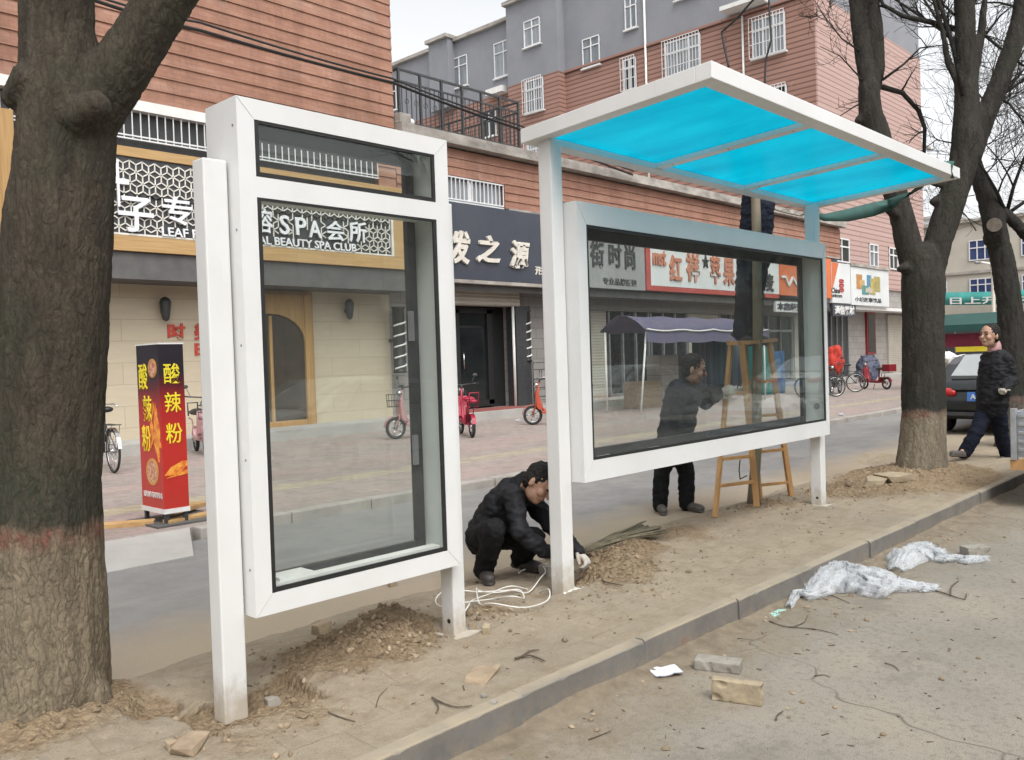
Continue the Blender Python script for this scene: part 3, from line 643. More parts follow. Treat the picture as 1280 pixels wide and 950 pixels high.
g = MB(); g.tube([(16.14, 17.06, 1.3), (16.14, 17.06, 1.75)], .02, 8); g.build('handle', M['chrome'], d)
b = MB(); b.tube([(17.62, 16.6, .2), (17.62, 16.6, 2.98)], .04, 10); b.build('downpipe', M['white2'], sr)
b = MB(); b.box(17.75, 18.35, 16.62, 16.99, .2, 3.0); b.build('dark_panel', M['dark'], sr)
for x0, x1 in ((20.25, 22.35), (27.2, 29.3), (35.6, 37.6)):
    b = MB(); b.box(x0, x1, 16.98, 17.05, .2, 2.95); b.build('roller_shutter', M['shutter'], sr)
for x0, x1 in ((22.5, 24.7), (24.85, 27.1), (29.4, 32.0), (32.2, 35.4)):
    d = MB().box(x0, x1, 17.05, 17.1, .2, 2.95).build('shopfront', M['darkglass'], sr)
    g = MB()
    for k in range(4): x = x0+(x1-x0)*k/3; g.box(x-.035, x+.035, 16.97, 17.052, .2, 2.95)
    g.box(x0, x1, 16.98, 17.05, 2.3, 2.4); g.box(x0, x1, 16.98, 17.05, .2, .3); g.build('frame', M['steel'], d)
b = MB(); b.box(20.2, 38.2, 16.9, 17.4, 2.96, 3.4); b.build('lintel', M['stonewall'], sr)

# ---- flats behind: grey render over brick, long side towards -X
ap = thing('apartment_block', 'grey and brick apartment block rising behind the low shop row', 'building', (45, 30, -.02))
XA = 38.5
def slab(b, xf, y0, y1, z0, z1): b.box(xf, 52, y0, y1, z0, z1)
b = MB(); slab(b, XA, 17.4, 31.6, 17.6, 22.2); slab(b, XA-.6, 31.6, 35.5, 17.6, 22.25); slab(b, XA, 35.5, 40.6, 17.6, 21.7); slab(b, XA-.6, 40.6, 42.4, 17.6, 21.9); slab(b, XA, 42.4, 60, 17.6, 21.7)
b.build('upper_wall', M['plaster'], ap)
b = MB(); slab(b, XA, 17.05, 31.6, 4.5, 17.6); slab(b, XA-.6, 31.6, 35.5, 4.5, 17.595); slab(b, XA, 35.5, 60, 4.5, 17.6); b.build('brick_wall', M['aptbrick'], ap)
b = MB(); b.box(XA+.01, 52, 16.98, 17.05, 4.5, 17.6); b.build('street_wall', M['aptbrick_lit'], ap)
b = MB(); b.box(XA+.02, 52, 17.04, 17.4, 17.6, 22.2); b.build('upper_wall', M['plaster'], ap)
b = MB()
for xf, y0, y1, z in ((XA, 17.0, 31.6, 22.2), (XA-.6, 31.5, 35.6, 22.25), (XA, 35.6, 40.5, 21.7), (XA-.6, 40.5, 42.5, 21.9), (XA, 42.5, 60, 21.7)): b.box(xf-.25, 52, y0, y1, z, z+.22)
b.box(39.5, 41, 33, 35, 22.47, 22.9); b.build('roof', M['stain_conc'], ap)
b = MB(); b.box(XA-.12, XA+.02, 17.0, 31.55, 17.52, 17.66); b.build('band_course', M['aptbrick'], ap)
M['midglass'] = pm('grey_sky_glass', (.10, .115, .13), (.22, .24, .26), .08, .9, stretch=(1, 2, .5))
WG = ('curtain', 'midglass', 'darkglass')
def win_x(yc, zc, w, h, nx=2, grid=0, xf=XA, transom=.68):
    o = MB().box(xf-.03, xf+.02, yc-w/2, yc+w/2, zc-h/2, zc+h/2).build('window', M[WG[int(yc*7+zc*3) % 3]], ap)
    f = MB(); t = .06
    f.box(xf-.08, xf-.025, yc-w/2, yc+w/2, zc-h/2, zc-h/2+t); f.box(xf-.08, xf-.025, yc-w/2, yc+w/2, zc+h/2-t, zc+h/2)
    for k in range(nx+1): yy = yc-w/2+(w-t)*k/nx; f.box(xf-.079, xf-.024, yy, yy+t, zc-h/2, zc+h/2)
    if transom: f.box(xf-.078, xf-.026, yc-w/2, yc+w/2, zc-h/2+h*transom, zc-h/2+h*transom+t)
    f.box(xf-.16, xf+.01, yc-w/2-.08, yc+w/2+.08, zc-h/2-.08, zc-h/2-.002)
    f.build('frame', M['frame'], o)
    if grid:
        g = MB(); n = max(3, round(w/.17))
        for k in range(n+1): yy = yc-w/2-.05+(w+.1)*k/n; g.box(xf-.32, xf-.295, yy-.012, yy+.012, zc-h/2-.05, zc+h/2+.05)
        for k in range(4): zz = zc-h/2-.04+(h+.08)*k/3; g.box(xf-.325, xf-.29, yc-w/2-.06, yc+w/2+.06, zz-.015, zz+.015)
        g.build('grille', M['frame'], o)
win_x(40.2, 19.75, 1.5, 1.9); win_x(36.3, 19.6, 1.6, 2.1); win_x(33.45, 20.2, 1.25, 1.5, xf=XA-.6); win_x(29.7, 18.25, 1.2, 1.6)
win_x(27.0, 19.6, .75, 1.7, 2); win_x(33.4, 16.6, 1.35, 1.85, 2, 1, XA-.6); win_x(27.15, 16.4, .8, 1.65, 2, 1); win_x(23.9, 16.4, 2.05, 2.0, 3, 1); win_x(19.25, 16.25, 1.65, 1.8, 3, 1)
win_x(47.2, 19.7, 1.5, 1.8); win_x(23.5, 20.3, 1.5, 1.9); win_x(19.5, 20.2, 1.5, 1.9); win_x(33.4, 13.2, 1.35, 1.85, 2, 1, XA-.6); win_x(23.9, 12.9, 2.05, 2.0, 3, 1); win_x(19.25, 12.9, 1.65, 1.8, 3, 1); win_x(37.7, 16.0, 1.2, 1.6, 2)
b = MB(); b.tube([(XA-.1, 26.1, 7.2), (XA-.1, 26.1, 22)], .06, 8); b.tube([(XA-.1, 20.55, 7.2), (XA-.1, 20.55, 17.5)], .05, 8); b.build('downpipe', M['white2'], ap)
MB().box(XA-.9, XA+.1, 19.2, 21.3, 17.75, 17.95).build('ledge', M['white2'], ap); MB().box(XA-.6, XA+.1, 36, 37.4, 17.5, 17.85).build('ledge', M['white2'], ap)
def win_y(xc, zc, w, h, o_par, yf=16.98, nx=2, mat=None, fm=None):
    o = MB().box(xc-w/2, xc+w/2, yf-.02, yf+.01, zc-h/2, zc+h/2).build('window', mat or M[WG[int(xc*5+zc*3) % 3]], o_par); f = MB(); t = .07
    f.box(xc-w/2, xc+w/2, yf-.06, yf-.015, zc-h/2, zc-h/2+t); f.box(xc-w/2, xc+w/2, yf-.06, yf-.015, zc+h/2-t, zc+h/2)
    for k in range(nx+1): x = xc-w/2+(w-t)*k/nx; f.box(x, x+t, yf-.058, yf-.014, zc-h/2, zc+h/2)
    f.box(xc-w/2, xc+w/2, yf-.057, yf-.016, zc+h*.12, zc+h*.12+t); f.build('frame', fm or M['frame'], o)
for x, w in ((40.65, 1.75), (44.55, 1.15), (47.2, 1.2), (50, 1.5)):
    win_y(x, 6.15, w, 1.15, ap)
# its ground floor
b = MB(); b.box(38.3, 52, 17.1, 17.5, -.3, 4.52); b.build('ground_wall', M['stonewall'], ap)
b = MB(); b.box(38.6, 41.3, 17.0, 17.12, .2, 3.2); b.build('doorway', M['dark'], ap)
b = MB()
for x in (38.7, 39.3, 39.9, 40.5, 41.2): b.box(x-.04, x+.04, 16.94, 17.0, .2, 3.2)
b.build('door_frame', M['steel'], ap)
b = MB(); b.box(43.6, 44.7, 16.99, 17.11, 1.2, 3.3); b.build('narrow_window', M['darkred'], ap)
b = MB(); b.box(43.72, 44.58, 16.975, 16.995, 1.3, 3.2); b.build('pane', M['darkglass'], ap)
b = MB(); b.box(46.4, 49.2, 17.0, 17.12, .2, 3.2); b.build('roller_shutter', M['shutter'], ap)
b = MB(); b.box(38.3, 52, 16.05, 17.1, 3.3, 3.45); b.build('soffit', M['white2'], ap)

# ---- buildings at the end of the street
cb = thing('cream_building', 'cream rendered building with blue windows closing the far end of the street', 'building', (75, 18, -.02))
b = MB(); b.box(75, 90, -8, 26.5, -.3, 11.1); b.build('wall', M['cream'], cb)
b = MB(); b.box(74.7, 90, -8.2, 26.7, 11.1, 11.35); b.box(74.85, 75.0, -8, 26.5, 7.1, 7.3); b.build('cornice', M['stain_conc'], cb)
M['blueglass'] = pm("blue_window_glass", (.03, .05, .12), (.05, .08, .18), .15, 1)
def win_far(yc, zc, w, h):
    o = MB().box(74.95, 75.02, yc-w/2, yc+w/2, zc-h/2, zc+h/2).build('window', M['blueglass'], cb); f = MB()
    for k in range(4): y = yc-w/2+(w-.08)*k/3; f.box(74.9, 74.96, y, y+.08, zc-h/2, zc+h/2)
    for k in (0, .62, 1): z = zc-h/2+(h-.08)*k; f.box(74.902, 74.958, yc-w/2, yc+w/2, z, z+.08)
    f.build('frame', M['frame'], o)
for yc in (20.25, 16.6, 13, 9.4, 23.2):
    for zc, h in ((8.9, 1.6), (6.05, 1.3)): win_far(yc, zc, 1.75 if yc < 23 else .9, h)
b = MB(); b.box(74.8, 75, 12, 24, .2, 3.6); b.build('shopfront', M['dark'], cb)
def tower(name, label, x, y0, y1, h, m):
    o = thing(name, label, 'building', (x, (y0+y1)/2, -.02)); b = MB(); b.box(x, x+12, y0, y1, -.3, h); b.build('wall', m, o); z = 4
    while z < h-2:
        y = y0+1.5
        while y < y1-1.5: MB().box(x-.05, x+.02, y, y+1.3, z, z+1.5).build('window', M['curtain'], o); y += 2.8
        z += 3
    b = MB(); b.box(x-.3, x+12, y0-.3, y1+.3, h, h+.5); b.build('roof', M['stain_conc'], o)
tower('tower_block', 'pale grey far tower block glimpsed between the tree limbs', 170, 58, 74, 40, M['paleblock'])
tower('low_tower_block', 'small pale block far behind the right-hand bare branches', 150, 45, 56, 22, M['paleblock'])
# ---- the far side of the near lane (seen mirrored in the glass)
ob = thing('opposite_row', "row of dark houses on the near side of the street, seen only mirrored in glass", 'building', (20, -12, -.02))
b = MB(); b.box(-50, 100, -24, -13, -.3, 6.4); b.build('wall', pm('dark_house_render', (.15, .12, .10), (.10, .085, .075), .9, .4), ob)
b = MB(); b.box(-50.2, 100.2, -24.2, -12.6, 6.4, 6.9); b.build('roof', M['stain_conc'], ob)
for k in range(46):
    x = -46+k*3.1; MB().box(x, x+1.7, -13.0, -12.95, 4.1, 5.6).build('window', M['curtain'], ob); MB().box(x-.5, x+2.0, -13.0, -12.94, .2, 2.9).build('shopfront', M['dark'], ob)
# ------------------------------------------------------------------ shop signs
def span(x0, y0, x1, y1, Y):
    """rectangle on the plane Y that fills the photo box (x0,y0)-(x1,y1)"""
    xm = (x0+x1)/2; return at(x0, (y0+y1)/2, Y=Y).x, at(x1, (y0+y1)/2, Y=Y).x, at(xm, y1, Y=Y).z, at(xm, y0, Y=Y).z
M['letter'] = pm("pale_letter", (.74, .75, .77), (.66, .67, .69), .4, 8)
SPA = (("十", (134, 200, 161, 258)), ("子", (148, 246, 192, 290)), ("专", (203, 246, 240, 281)), ("业", (252, 256, 284, 288)), ("美", (290, 258, 318, 290)), ("容", (322, 261, 341, 291)), ("S", (350, 269, 362, 293)), ("P", (370, 272, 383, 294)), ("A", (386, 276, 402, 297)), ("会", (408, 276, 431, 301)), ("所", (437, 277, 458, 303)))
KEEP = [span(*bx, 15.9) for _, bx in SPA] + [(at(203, 292, Y=15.9).x, at(446, 314, Y=15.9).x, 4.0, 4.24)]
sp = thing('shop_sign', 'beauty spa shop sign with pale letters over a white cube lattice in a wooden border', 'sign', (9, 16, 3.7))
b = MB(); b.box(5.0, 13.35, 15.93, 16.0, 3.70, 3.98); b.box(5.0, 13.35, 15.93, 16.0, 5.42, 5.595); b.box(12.96, 13.35, 15.93, 16.0, 3.98, 5.42); b.build('wood_border', M['woodboard'], sp, bevel=.006)
b = MB(); b.box(3.0, 4.98, 15.9, 16.0, 3.7, 5.9)
for k in range(9): b.box(3.0+k*.22, 3.19+k*.22, 15.885, 15.899, 3.72, 5.88)
b.build('wood_board', M['woodboard_v'], sp)
b = MB(); b.box(5.0, 12.96, 15.965, 16.0, 3.981, 5.419); b.build('backing', M['dark'], sp)
M['lattice'] = pm("white_lattice", (.72, .70, .64), (.58, .56, .50), .5, 6)
b = MB(); x0, x1, z0, z1, s = 5.02, 12.9, 4.0, 5.40, .135; seen = set(); ux = s*math.sqrt(3)
def strip(p, q):
    if not all(x0 <= a[0] <= x1 and z0 <= a[1] <= z1 for a in (p, q)): return
    key = tuple(sorted(((round(p[0], 2), round(p[1], 2)), (round(q[0], 2), round(q[1], 2)))))
    if key in seen: return
    mx_, mz_ = (p[0]+q[0])/2, (p[1]+q[1])/2
    if any(a[0] < mx_ < a[1] and a[2]-.02 < mz_ < a[3]+.02 for a in KEEP[4:]): return
    seen.add(key); b.beam((p[0], 15.952, p[1]), (q[0], 15.952, q[1]), .02, .022, up=V((0, 1, 0)))
for j in range(-1, 9):
    for i in range(-1, 36):
        cx = x0 + i*ux + (ux/2 if j % 2 else 0); cz = z0 + j*1.5*s
        hexv = [(cx+s*math.sin(k*PI/3), cz+s*math.cos(k*PI/3)) for k in range(6)]
        for k in range(6): strip(hexv[k], hexv[(k+1) % 6])
        for k in (0, 2, 4): strip((cx, cz), hexv[k])
b.box(12.90, 12.955, 15.925, 15.965, 3.985, 5.415); b.box(5.0, 12.9, 15.93, 15.964, 3.985, 4.02); b.build('lattice', M['lattice'], sp)

for ch, bx in SPA:
    X0, X1, Z0, Z1 = span(*bx, 15.9); text(ch, X0, X1, Z0, Z1, 15.93, M['letter'], sp, "lettering", .04, .016)
X0, X1 = at(203, 292, Y=15.9).x, at(446, 314, Y=15.9).x
text("LEAF PROFESSIONAL BEAUTY SPA CLUB", X0, X1, 4.02, 4.19, 15.93, M['letter'], sp, "lettering", .03, .012)
M['redletter'] = pm("red_letter", (.50, .06, .035), (.42, .05, .03), .5, 8)
rl = thing('wall_lettering', 'red characters fixed on the beige slab wall behind the narrow advert box', 'lettering', (8, 16.95, 2))
for ch, bx in (("时", (210, 404, 232, 424)), ("美", (243, 404, 262, 425)), ("日", (244, 429, 262, 444))):
    X0, X1, Z0, Z1 = span(*bx, 16.93); text(ch, X0, X1, Z0, Z1, 16.958, M['redletter'], rl, "lettering", .025, .03)

hs_ = thing('shop_sign', 'dark blue-black hair salon sign with raised brush-style white characters', 'sign', (16.5, 16, 3.55))
M['navyboard'] = pm("dark_navy_board", (.028, .034, .05), (.045, .05, .065), .35, .6, spec=.6)
b = MB(); b.box(13.5, 18.6, 15.9, 16.05, 3.55, 5.46); b.build('board', M['navyboard'], hs_, bevel=.01)
b = MB(); b.box(13.45, 18.65, 15.86, 16.06, 3.46, 3.545); b.box(16.9, 38, 15.94, 16.03, 5.465, 5.52); b.build('trim', M['stain_conc'], hs_)
M['gold'] = pm("pale_metal_letter", (.66, .62, .55), (.5, .47, .41), .4, 6)
for ch, bx in (("发", (563, 288, 588, 330)), ("之", (597, 294, 626, 329)), ("源", (639, 301, 661, 336))):
    X0, X1, Z0, Z1 = span(*bx, 15.85); 
    sh = .16
    text(ch, X0, X1, Z0, Z1, 15.9, M['gold'], hs_, "lettering", .07, .035, frame=lambda u, w, d, Z0=Z0, Z1=Z1: (u+(w-(Z0+Z1)/2)*sh, 15.9-d, w))
X0, X1, Z0, Z1 = span(669, 333, 686, 344, 15.89); text("形象", X0, X1*1.01, Z0, Z1, 15.9, M['gold'], hs_, "lettering", .015, .02)
bp = thing('barber_pole', 'black barber pole with white slanting stripes beside the salon door', 'barber pole', (18.55, 16.7, 2))
def barber(p, r, h, root):
    b = MB(); b.tube([p+V((0, 0, -h/2-.05)), p+V((0, 0, -h/2)), p+V((0, 0, h/2)), p+V((0, 0, h/2+.05))], [r*1.25, r, r, r*1.25], 14); b.build('tube', M['black'], root)
    b = MB()
    for k in range(5):
        z = -h/2+.05+(h-.2)*k/5; pts = [p+V((math.cos(a)*(r+.004), math.sin(a)*(r+.004), z+.12*(a+PI)/PI)) for a in [-PI+.2*j for j in range(17)]]; b.tube(pts, .022, 6)
    b.build('stripe', M['white2'], root)
q = at(657, 420, Y=16.75); barber(q, .15, 1.35, bp); MB().box(q.x-.04, q.x+.04, q.y, 17.0, q.z-.04, q.z+.04).build('bracket', M['dark'], bp)
bp2 = thing('barber_pole', "black barber pole at the end of the slab wall, behind the narrow display case", 'barber pole', (13.9, 16.6, 2))
q = at(499, 425, Y=16.6); barber(q, .15, 1.5, bp2); MB().box(q.x-.04, q.x+.04, q.y, 17.0, q.z-.04, q.z+.04).build('bracket', M['dark'], bp2)

def board_sign(label, x0, x1, z0, z1, face, rim=None, rimw=.0, y=15.9, loc=None, rimsides='lrtb'):
    o = thing('shop_sign', label, 'sign', ((x0+x1)/2, 16, z0)); b = MB(); b.box(x0, x1, y, y+.15, z0, z1); b.build('board', rim or face, o, bevel=.01)
    if rim: f = MB(); f.box(x0+rimw, x1-(rimw if 'r' in rimsides else .0), y-.006, y+.02, z0+rimw*.7, z1-(rimw*.5 if 't' in rimsides else .004)); f.build('face', face, o)
    return o
M['greyboard'] = pm("grey_sign_face", (.29, .295, .29), (.24, .245, .24), .5, 1.5)
M['whiteboard'] = pm("white_sign_face", (.66, .68, .67), (.58, .60, .60), .4, 1)
M['signred'] = pm("red_sign_rim", (.42, .065, .045), (.36, .05, .04), .5, 2)
M['signorange'] = pm("orange_sign_face", (.62, .16, .05), (.55, .13, .04), .45, 1)
M['charcoal'] = pm("charcoal_letter", (.03, .03, .03), (.045, .045, .045), .6, 8)
M['copper'] = pm("copper_letter", (.52, .22, .13), (.42, .15, .09), .5, 8)
g1 = board_sign('plain grey fashion shop sign with tall thin black characters', 18.7, 23.02, 3.54, 5.08, M['greyboard'])
for ch, bx in (("街", (738, 301, 755, 334)), ("时", (761, 304, 777, 334)), ("尚", (781, 305, 794, 337))):
    X0, X1, Z0, Z1 = span(*bx, 15.88); text(ch, X0, X1, Z0, Z1, 15.9, M['charcoal'], g1, "lettering", .03, .02)
X0, X1, Z0, Z1 = span(754, 348, 796, 357, 15.88); text("专业品牌折扣", X0, X1, Z0, Z1, 15.9, M['charcoal'], g1, "lettering", .01, .03)
g2 = board_sign('long white shop sign with coppery characters inside a thick red rim', 23.1, 32.1, 3.56, 5.2, M['whiteboard'], M['signred'], .24, rimsides='b')
for ch, bx, m in (("mst", (816, 313, 832, 332), 'copper'), ("红", (837, 319, 852, 351), 'copper'), ("祥", (858, 316, 874, 352), 'copper'), ("☆", (878, 318, 886, 335), 'charcoal'), ("苹", (888, 319, 900, 355), 'copper'), ("果", (904, 323, 918, 357), 'copper'), ("春麦", (948, 342, 967, 364), 'charcoal')):
    X0, X1, Z0, Z1 = span(*bx, 15.87); text(ch, X0, X1, Z0, Z1, 15.893, M[m], g2, "lettering", .05, .03)
g3 = board_sign('orange shop sign with a white zigzag mark, beside the long red-rimmed sign', 32.15, 37.0, 3.7, 5.4, M['signorange'])
zz = [at(x, y, Y=15.86) for x, y in ((977, 346), (982, 346), (986, 357), (991, 347), (996, 356), (1001, 344))]
b = MB()
for p, q in zip(zz, zz[1:]): b.beam(p, q, .1, .05, up=V((0, 1, 0)))
b.build('zigzag_mark', M['white2'], g3)
b = MB(); b.box(31.9, 35.6, 15.95, 16.05, 3.05, 3.45); b.build('lower_strip', M['whiteboard'], g3)
text("本店经营手机", 32.0, 35.3, 3.1, 3.42, 15.95, M['navyboard'], g3, "lettering", .02, .04)
g4 = board_sign('white phone shop sign with a red knot emblem and an orange sloping corner', 37.05, 39.0, 3.52, 5.28, M['whiteboard'])
b = MB(); b.prism([(37.06, 4.1), (37.06, 5.27), (37.75, 5.27)], lambda a, c, d: (a, 15.9-d, c), 0, .012); b.build('orange_corner', M['signorange'], g4)
p = at(1052, 357, Y=15.88); b = MB()
for dx in (-.14, .0, .14):
    for dz in (-.2, 0, .2): b.ring((p.x+dx, 15.885, p.z+dz), (0, 1, 0), .075, .02, 14, 6)
b.build('knot_emblem', M['red'], g4)
X0, X1, Z0, Z1 = span(1040, 361, 1050, 367, 15.88); text("China", X0, X1, Z0+.02, Z1+.05, 15.9, M['charcoal'], g4, "lettering", .01, .03); text("unicom", X0, X1+.25, Z0-.16, Z0, 15.9, M['charcoal'], g4, "lettering", .01, .03)
b = MB(); b.box(37.1, 39.6, 15.92, 16.02, 2.95, 3.5); b.build('lower_strip', M['navyboard'], g4); text("通信器材", 37.3, 39.4, 3.02, 3.42, 15.92, M['white2'], g4, "lettering", .015, .03)
g5 = board_sign("white shop sign with a mosaic of coloured pictures, nearest the middle tree's fork", 39.08, 43.6, 3.48, 5.22, M['whiteboard'])
b = MB(); b.box(39.05, 43.65, 15.84, 16.06, 5.225, 5.36); b.build('top_edge', M['stain_conc'], g5)
tiles = [(1071, 343, 1078, 361, (.55, .27, .08)), (1075, 350, 1081, 358, (.6, .42, .2)), (1078, 357, 1086, 368, (.10, .30, .28)), (1084, 344, 1089, 358, (.10, .28, .45)), (1088, 348, 1094, 368, (.5, .40, .12)), (1093, 346, 1100, 364, (.42, .36, .14)), (1082, 360, 1090, 366, (.55, .5, .4))]
for k, (a, c, e, g, col) in enumerate(tiles):
    X0, X1, Z0, Z1 = span(a, c, e, g, 15.88); MB().box(X0, X1, 15.885-.003*k, 15.902, Z0, Z1).build('picture', pm("print_%d" % k, col, tuple(v*.6 for v in col), .5, 6), g5)
X0, X1, Z0, Z1 = span(1069, 372, 1102, 378, 15.88); text("小城故事饮品", X0, X1, Z0, Z1, 15.9, M['charcoal'], g5, "lettering", .01, .03)
# banner across the cream building
bn = thing('street_banner', 'teal cloth banner with white characters hung across the cream building', 'banner', (74, 18, 4.3))
b = MB(); pts = []
n = 24; vs = []
for k in range(n+1):
    y = 23.0-11*k/n; sag = -.25*math.sin(PI*k/n); dx = .08*math.sin(k*1.3)
    vs += [(73.8+dx, y, 4.75+sag), (73.8-dx, y, 5.75+sag), (73.84+dx, y, 4.75+sag), (73.84-dx, y, 5.75+sag)]
fs = []
for k in range(n): a = 4*k; fs += [(a, a+1, a+5, a+4), (a+2, a+6, a+7, a+3), (a, a+4, a+6, a+2), (a+1, a+3, a+7, a+5)]
b.add(vs, fs, 0, True); b.build('cloth', pm('pale_teal_cloth', (.05, .30, .27), (.04, .24, .22), .7, 2), bn)
text("日上开业大吉优惠", 0, 9.6, 4.78, 5.35, 0, M['white2'], bn, "lettering", .02, .02, frame=lambda u, w, d: (73.65-d, 22.2-u, w-.2*math.sin(PI*(u+.8)/11)))
# ------------------------------------------------------------------ white display case on two posts
G = M['white']
dc = thing('display_case', 'narrow upright white display case on two posts, glazed in two panes, nearest the camera', 'display case', (2.5, 3.55, 0))
xl, xr, y0, y1, zt, zb = 1.947, 3.165, 3.4226, 3.693, 2.671, .414
def case(root, xl, xr, y0, y1, zb, zt, op, name='frame'):
    """hollow box: side walls, front flange with openings op=[(x0,x1,z0,z1)], dark back frame with a pane"""
    b = MB(); t = .012
    # front flange as strips round the openings
    ops = sorted(op, key=lambda o: o[2]); a0, a1 = ops[0][0], ops[0][1]
    b.box(xl, a0, y0, y0+.02, zb, zt); b.box(a1, xr, y0, y0+.02, zb, zt)
    z = zb
    for o in ops: b.box(a0, a1, y0, y0+.02, z, o[2]); z = o[3]
    b.box(a0, a1, y0, y0+.02, z, zt)
    b.box(xl, xl+t, y0+.02, y1, zb, zt); b.box(xr-t, xr, y0+.02, y1, zb, zt); b.box(xl+t, xr-t, y0+.02, y1, zb, zb+t); b.box(xl+t, xr-t, y0+.02, y1, zt-t, zt)
    b.box(xl+t, xl+.05, y1-.012, y1, zb+t, zt-t); b.box(xr-.05, xr-t, y1-.012, y1, zb+t, zt-t)
    f = b.build(name, G, root)
    b = MB(); b.box(xr-t-.008, xr-t-.001, y0+.025, y1-.014, zb+t+.002, zt-t-.002); b.box(xl+t+.001, xl+t+.008, y0+.025, y1-.014, zb+t+.002, zt-t-.002)
    b.box(xl+t+.01, xr-t-.01, y0+.025, y1-.014, zt-t-.008, zt-t-.001); b.box(xl+t+.01, xr-t-.01, y0+.025, y1-.014, zb+t+.001, zb+t+.008); b.build('lining', M['inner'], f)
    return f
opens = [(2.03, 3.075, .505, 2.245), (2.03, 3.078, 2.335, 2.583)]
case(dc, xl, xr, y0, y1, zb, zt, opens)
for (a, c, e, g) in opens:
    k = MB(); w = .022
    k.box(a+.001, a+w, y0+.003, y0+.014, e, g); k.box(c-w, c-.001, y0+.003, y0+.014, e, g); k.box(a+w, c-w, y0+.003, y0+.014, e+.001, e+w); k.box(a+w, c-w, y0+.003, y0+.014, g-.012, g-.001)
    s = k.build('gasket', M['black'], dc); MB().box(a+.004, c-.004, y0+.0155, y0+.0195, e+.004, g-.004).build('pane', M['glass'], s)
# back frame, dark, with its pane
k = MB(); bw = .055; ya, yb = y1-.05, y1-.016
a, c, e, g = xl+.055, xr-.052, zb+.07, zt-.022
k.box(a, a+bw, ya, yb, e, g); k.box(c-bw, c, ya, yb, e, g); k.box(a+bw, c-bw, ya, yb, e, e+.05); k.box(a+bw, c-bw, ya, yb, g-.09, g)
s = k.build('back_frame', M['dark'], dc); MB().box(a+bw, c-bw, ya+.012, ya+.016, e+.05, g-.09).build('back_pane', M['glass'], s)
k = MB(); k.box(a, c, y0+.05, ya, 2.262, 2.318); k.build('cross_rail', M['inner'], dc)
k = MB(); k.box(2.06, 3.05, y0+.035, y0+.10, .52, .535); k.box(2.10, 2.28, y0+.05, y0+.16, .536, .55); k.build('inner_ledge', M['white2'], dc)
k = MB()
for zz in (1.62, .95): k.box(c-bw-.018, c-bw+.01, ya-.02, ya-.001, zz, zz+.16)
k.build('hinge', M['steel'], dc)
def post(root, x0, x1, y0, y1, z1, plate, hole=True):
    o = MB().box(x0, x1, y0, y1, -.04, z1).build('post', G, root, bevel=.008)
    if plate: MB().box(*plate, .004, .016).build('base_plate', G, o, bevel=.002); 
    if plate:
        b = MB(); cx, cyy = plate[1]-.05, (plate[2]+plate[3])/2-.04; b.tube([(cx, cyy, .014), (cx, cyy, .028)], .016, 6, sm=False); b.build('anchor_bolt', M['steel'], o)
    if hole: b = MB(); b.tube([(x0-.0015, (y0+y1)/2-.01, .085), (x0+.01, (y0+y1)/2-.01, .085)], .013, 12); b.build('bolt_hole', M['black'], o)
post(dc, 1.826, 1.937, 3.502, 3.600, 2.405, None, False)
post(dc, 3.172, 3.262, 3.502, 3.600, 2.36, (3.13, 3.35, 3.44, 3.66))
k = MB()
for xx in (1.937, 3.165): MB().box(xx+.001, xx+.0095 if xx < 2 else xx+.0065, 3.52, 3.585, .5, 2.3).build('bracket', M['steel'], dc)

M['joint'] = pm("joint_line", (.56, .56, .55), (.50, .50, .49), .7, 9)
def joints(root, xl, xr, zb, zt, op, y):
    a, c, e, g = op; ox = [(xl, zb, a, e), (xr, zb, c, e), (xl, zt, a, g), (xr, zt, c, g)]
    for x0, z0, x1, z1 in ox: MB().beam((x0+(x1-x0)*.03, y-.0006, z0+(z1-z0)*.03), (x1-(x1-x0)*.03, y-.0006, z1-(z1-z0)*.03), .0022, .002, up=V((0, 1, 0))).build('joint_line', M['joint'], root)
joints(dc, xl, xr, zb, zt, (2.03, 3.076, .505, 2.583), y0)
for zz in (.62, 1.1, 1.6, 2.1, 2.55): MB().tube([(xl-.002, y0+.035, zz), (xl+.003, y0+.035, zz)], .006, 10, sm=False).build('screw', M['steel'], dc)
# ------------------------------------------------------------------ bus shelter
bs = thing('bus_shelter', 'large white bus shelter with flat blue-panelled roof and wide glazed notice board', 'bus shelter', (6.2, 3.6, 0))
X0, X1, Y0, Y1 = 4.331, 8.022, 3.4984, 3.755; ZB, ZT = .701, 2.494
case(bs, X0, X1, Y0, Y1, ZB, ZT, [(4.425, 7.955, .835, 2.352)], 'board_frame')
a, c, e, g = 4.425, 7.955, .835, 2.352; k = MB(); w = .02
k.box(a+.001, a+w, Y0+.003, Y0+.014, e, g); k.box(c-w, c-.001, Y0+.003, Y0+.014, e, g); k.box(a+w, c-w, Y0+.003, Y0+.014, e+.001, e+w); k.box(a+w, c-w, Y0+.003, Y0+.014, g-w, g-.001)
s = k.build('gasket', M['black'], bs); MB().box(a+.004, c-.004, Y0+.0155, Y0+.0195, e+.004, g-.004).build('pane', M['glass'], s)
k = MB(); ya, yb = Y1-.05, Y1-.016; a, c, e, g = X0+.055, X1-.055, ZB+.115, ZT-.07; bw = .05
k.box(a, a+bw, ya, yb, e, g); k.box(c-bw, c, ya, yb, e, g); k.box(a+bw, c-bw, ya, yb, e, e+.06); k.box(a+bw, c-bw, ya, yb, g-.125, g)
s = k.build('back_frame', M['dark'], bs); MB().box(a+bw, c-bw, ya+.012, ya+.016, e+.06, g-.125).build('back_pane', M['glass'], s)
k = MB()
for xx in (4.55, 5.15, 6.5): k.box(xx, xx+.14, Y0+.04, Y0+.07, .838, .846)
k.build('packing_strip', M['white2'], bs)
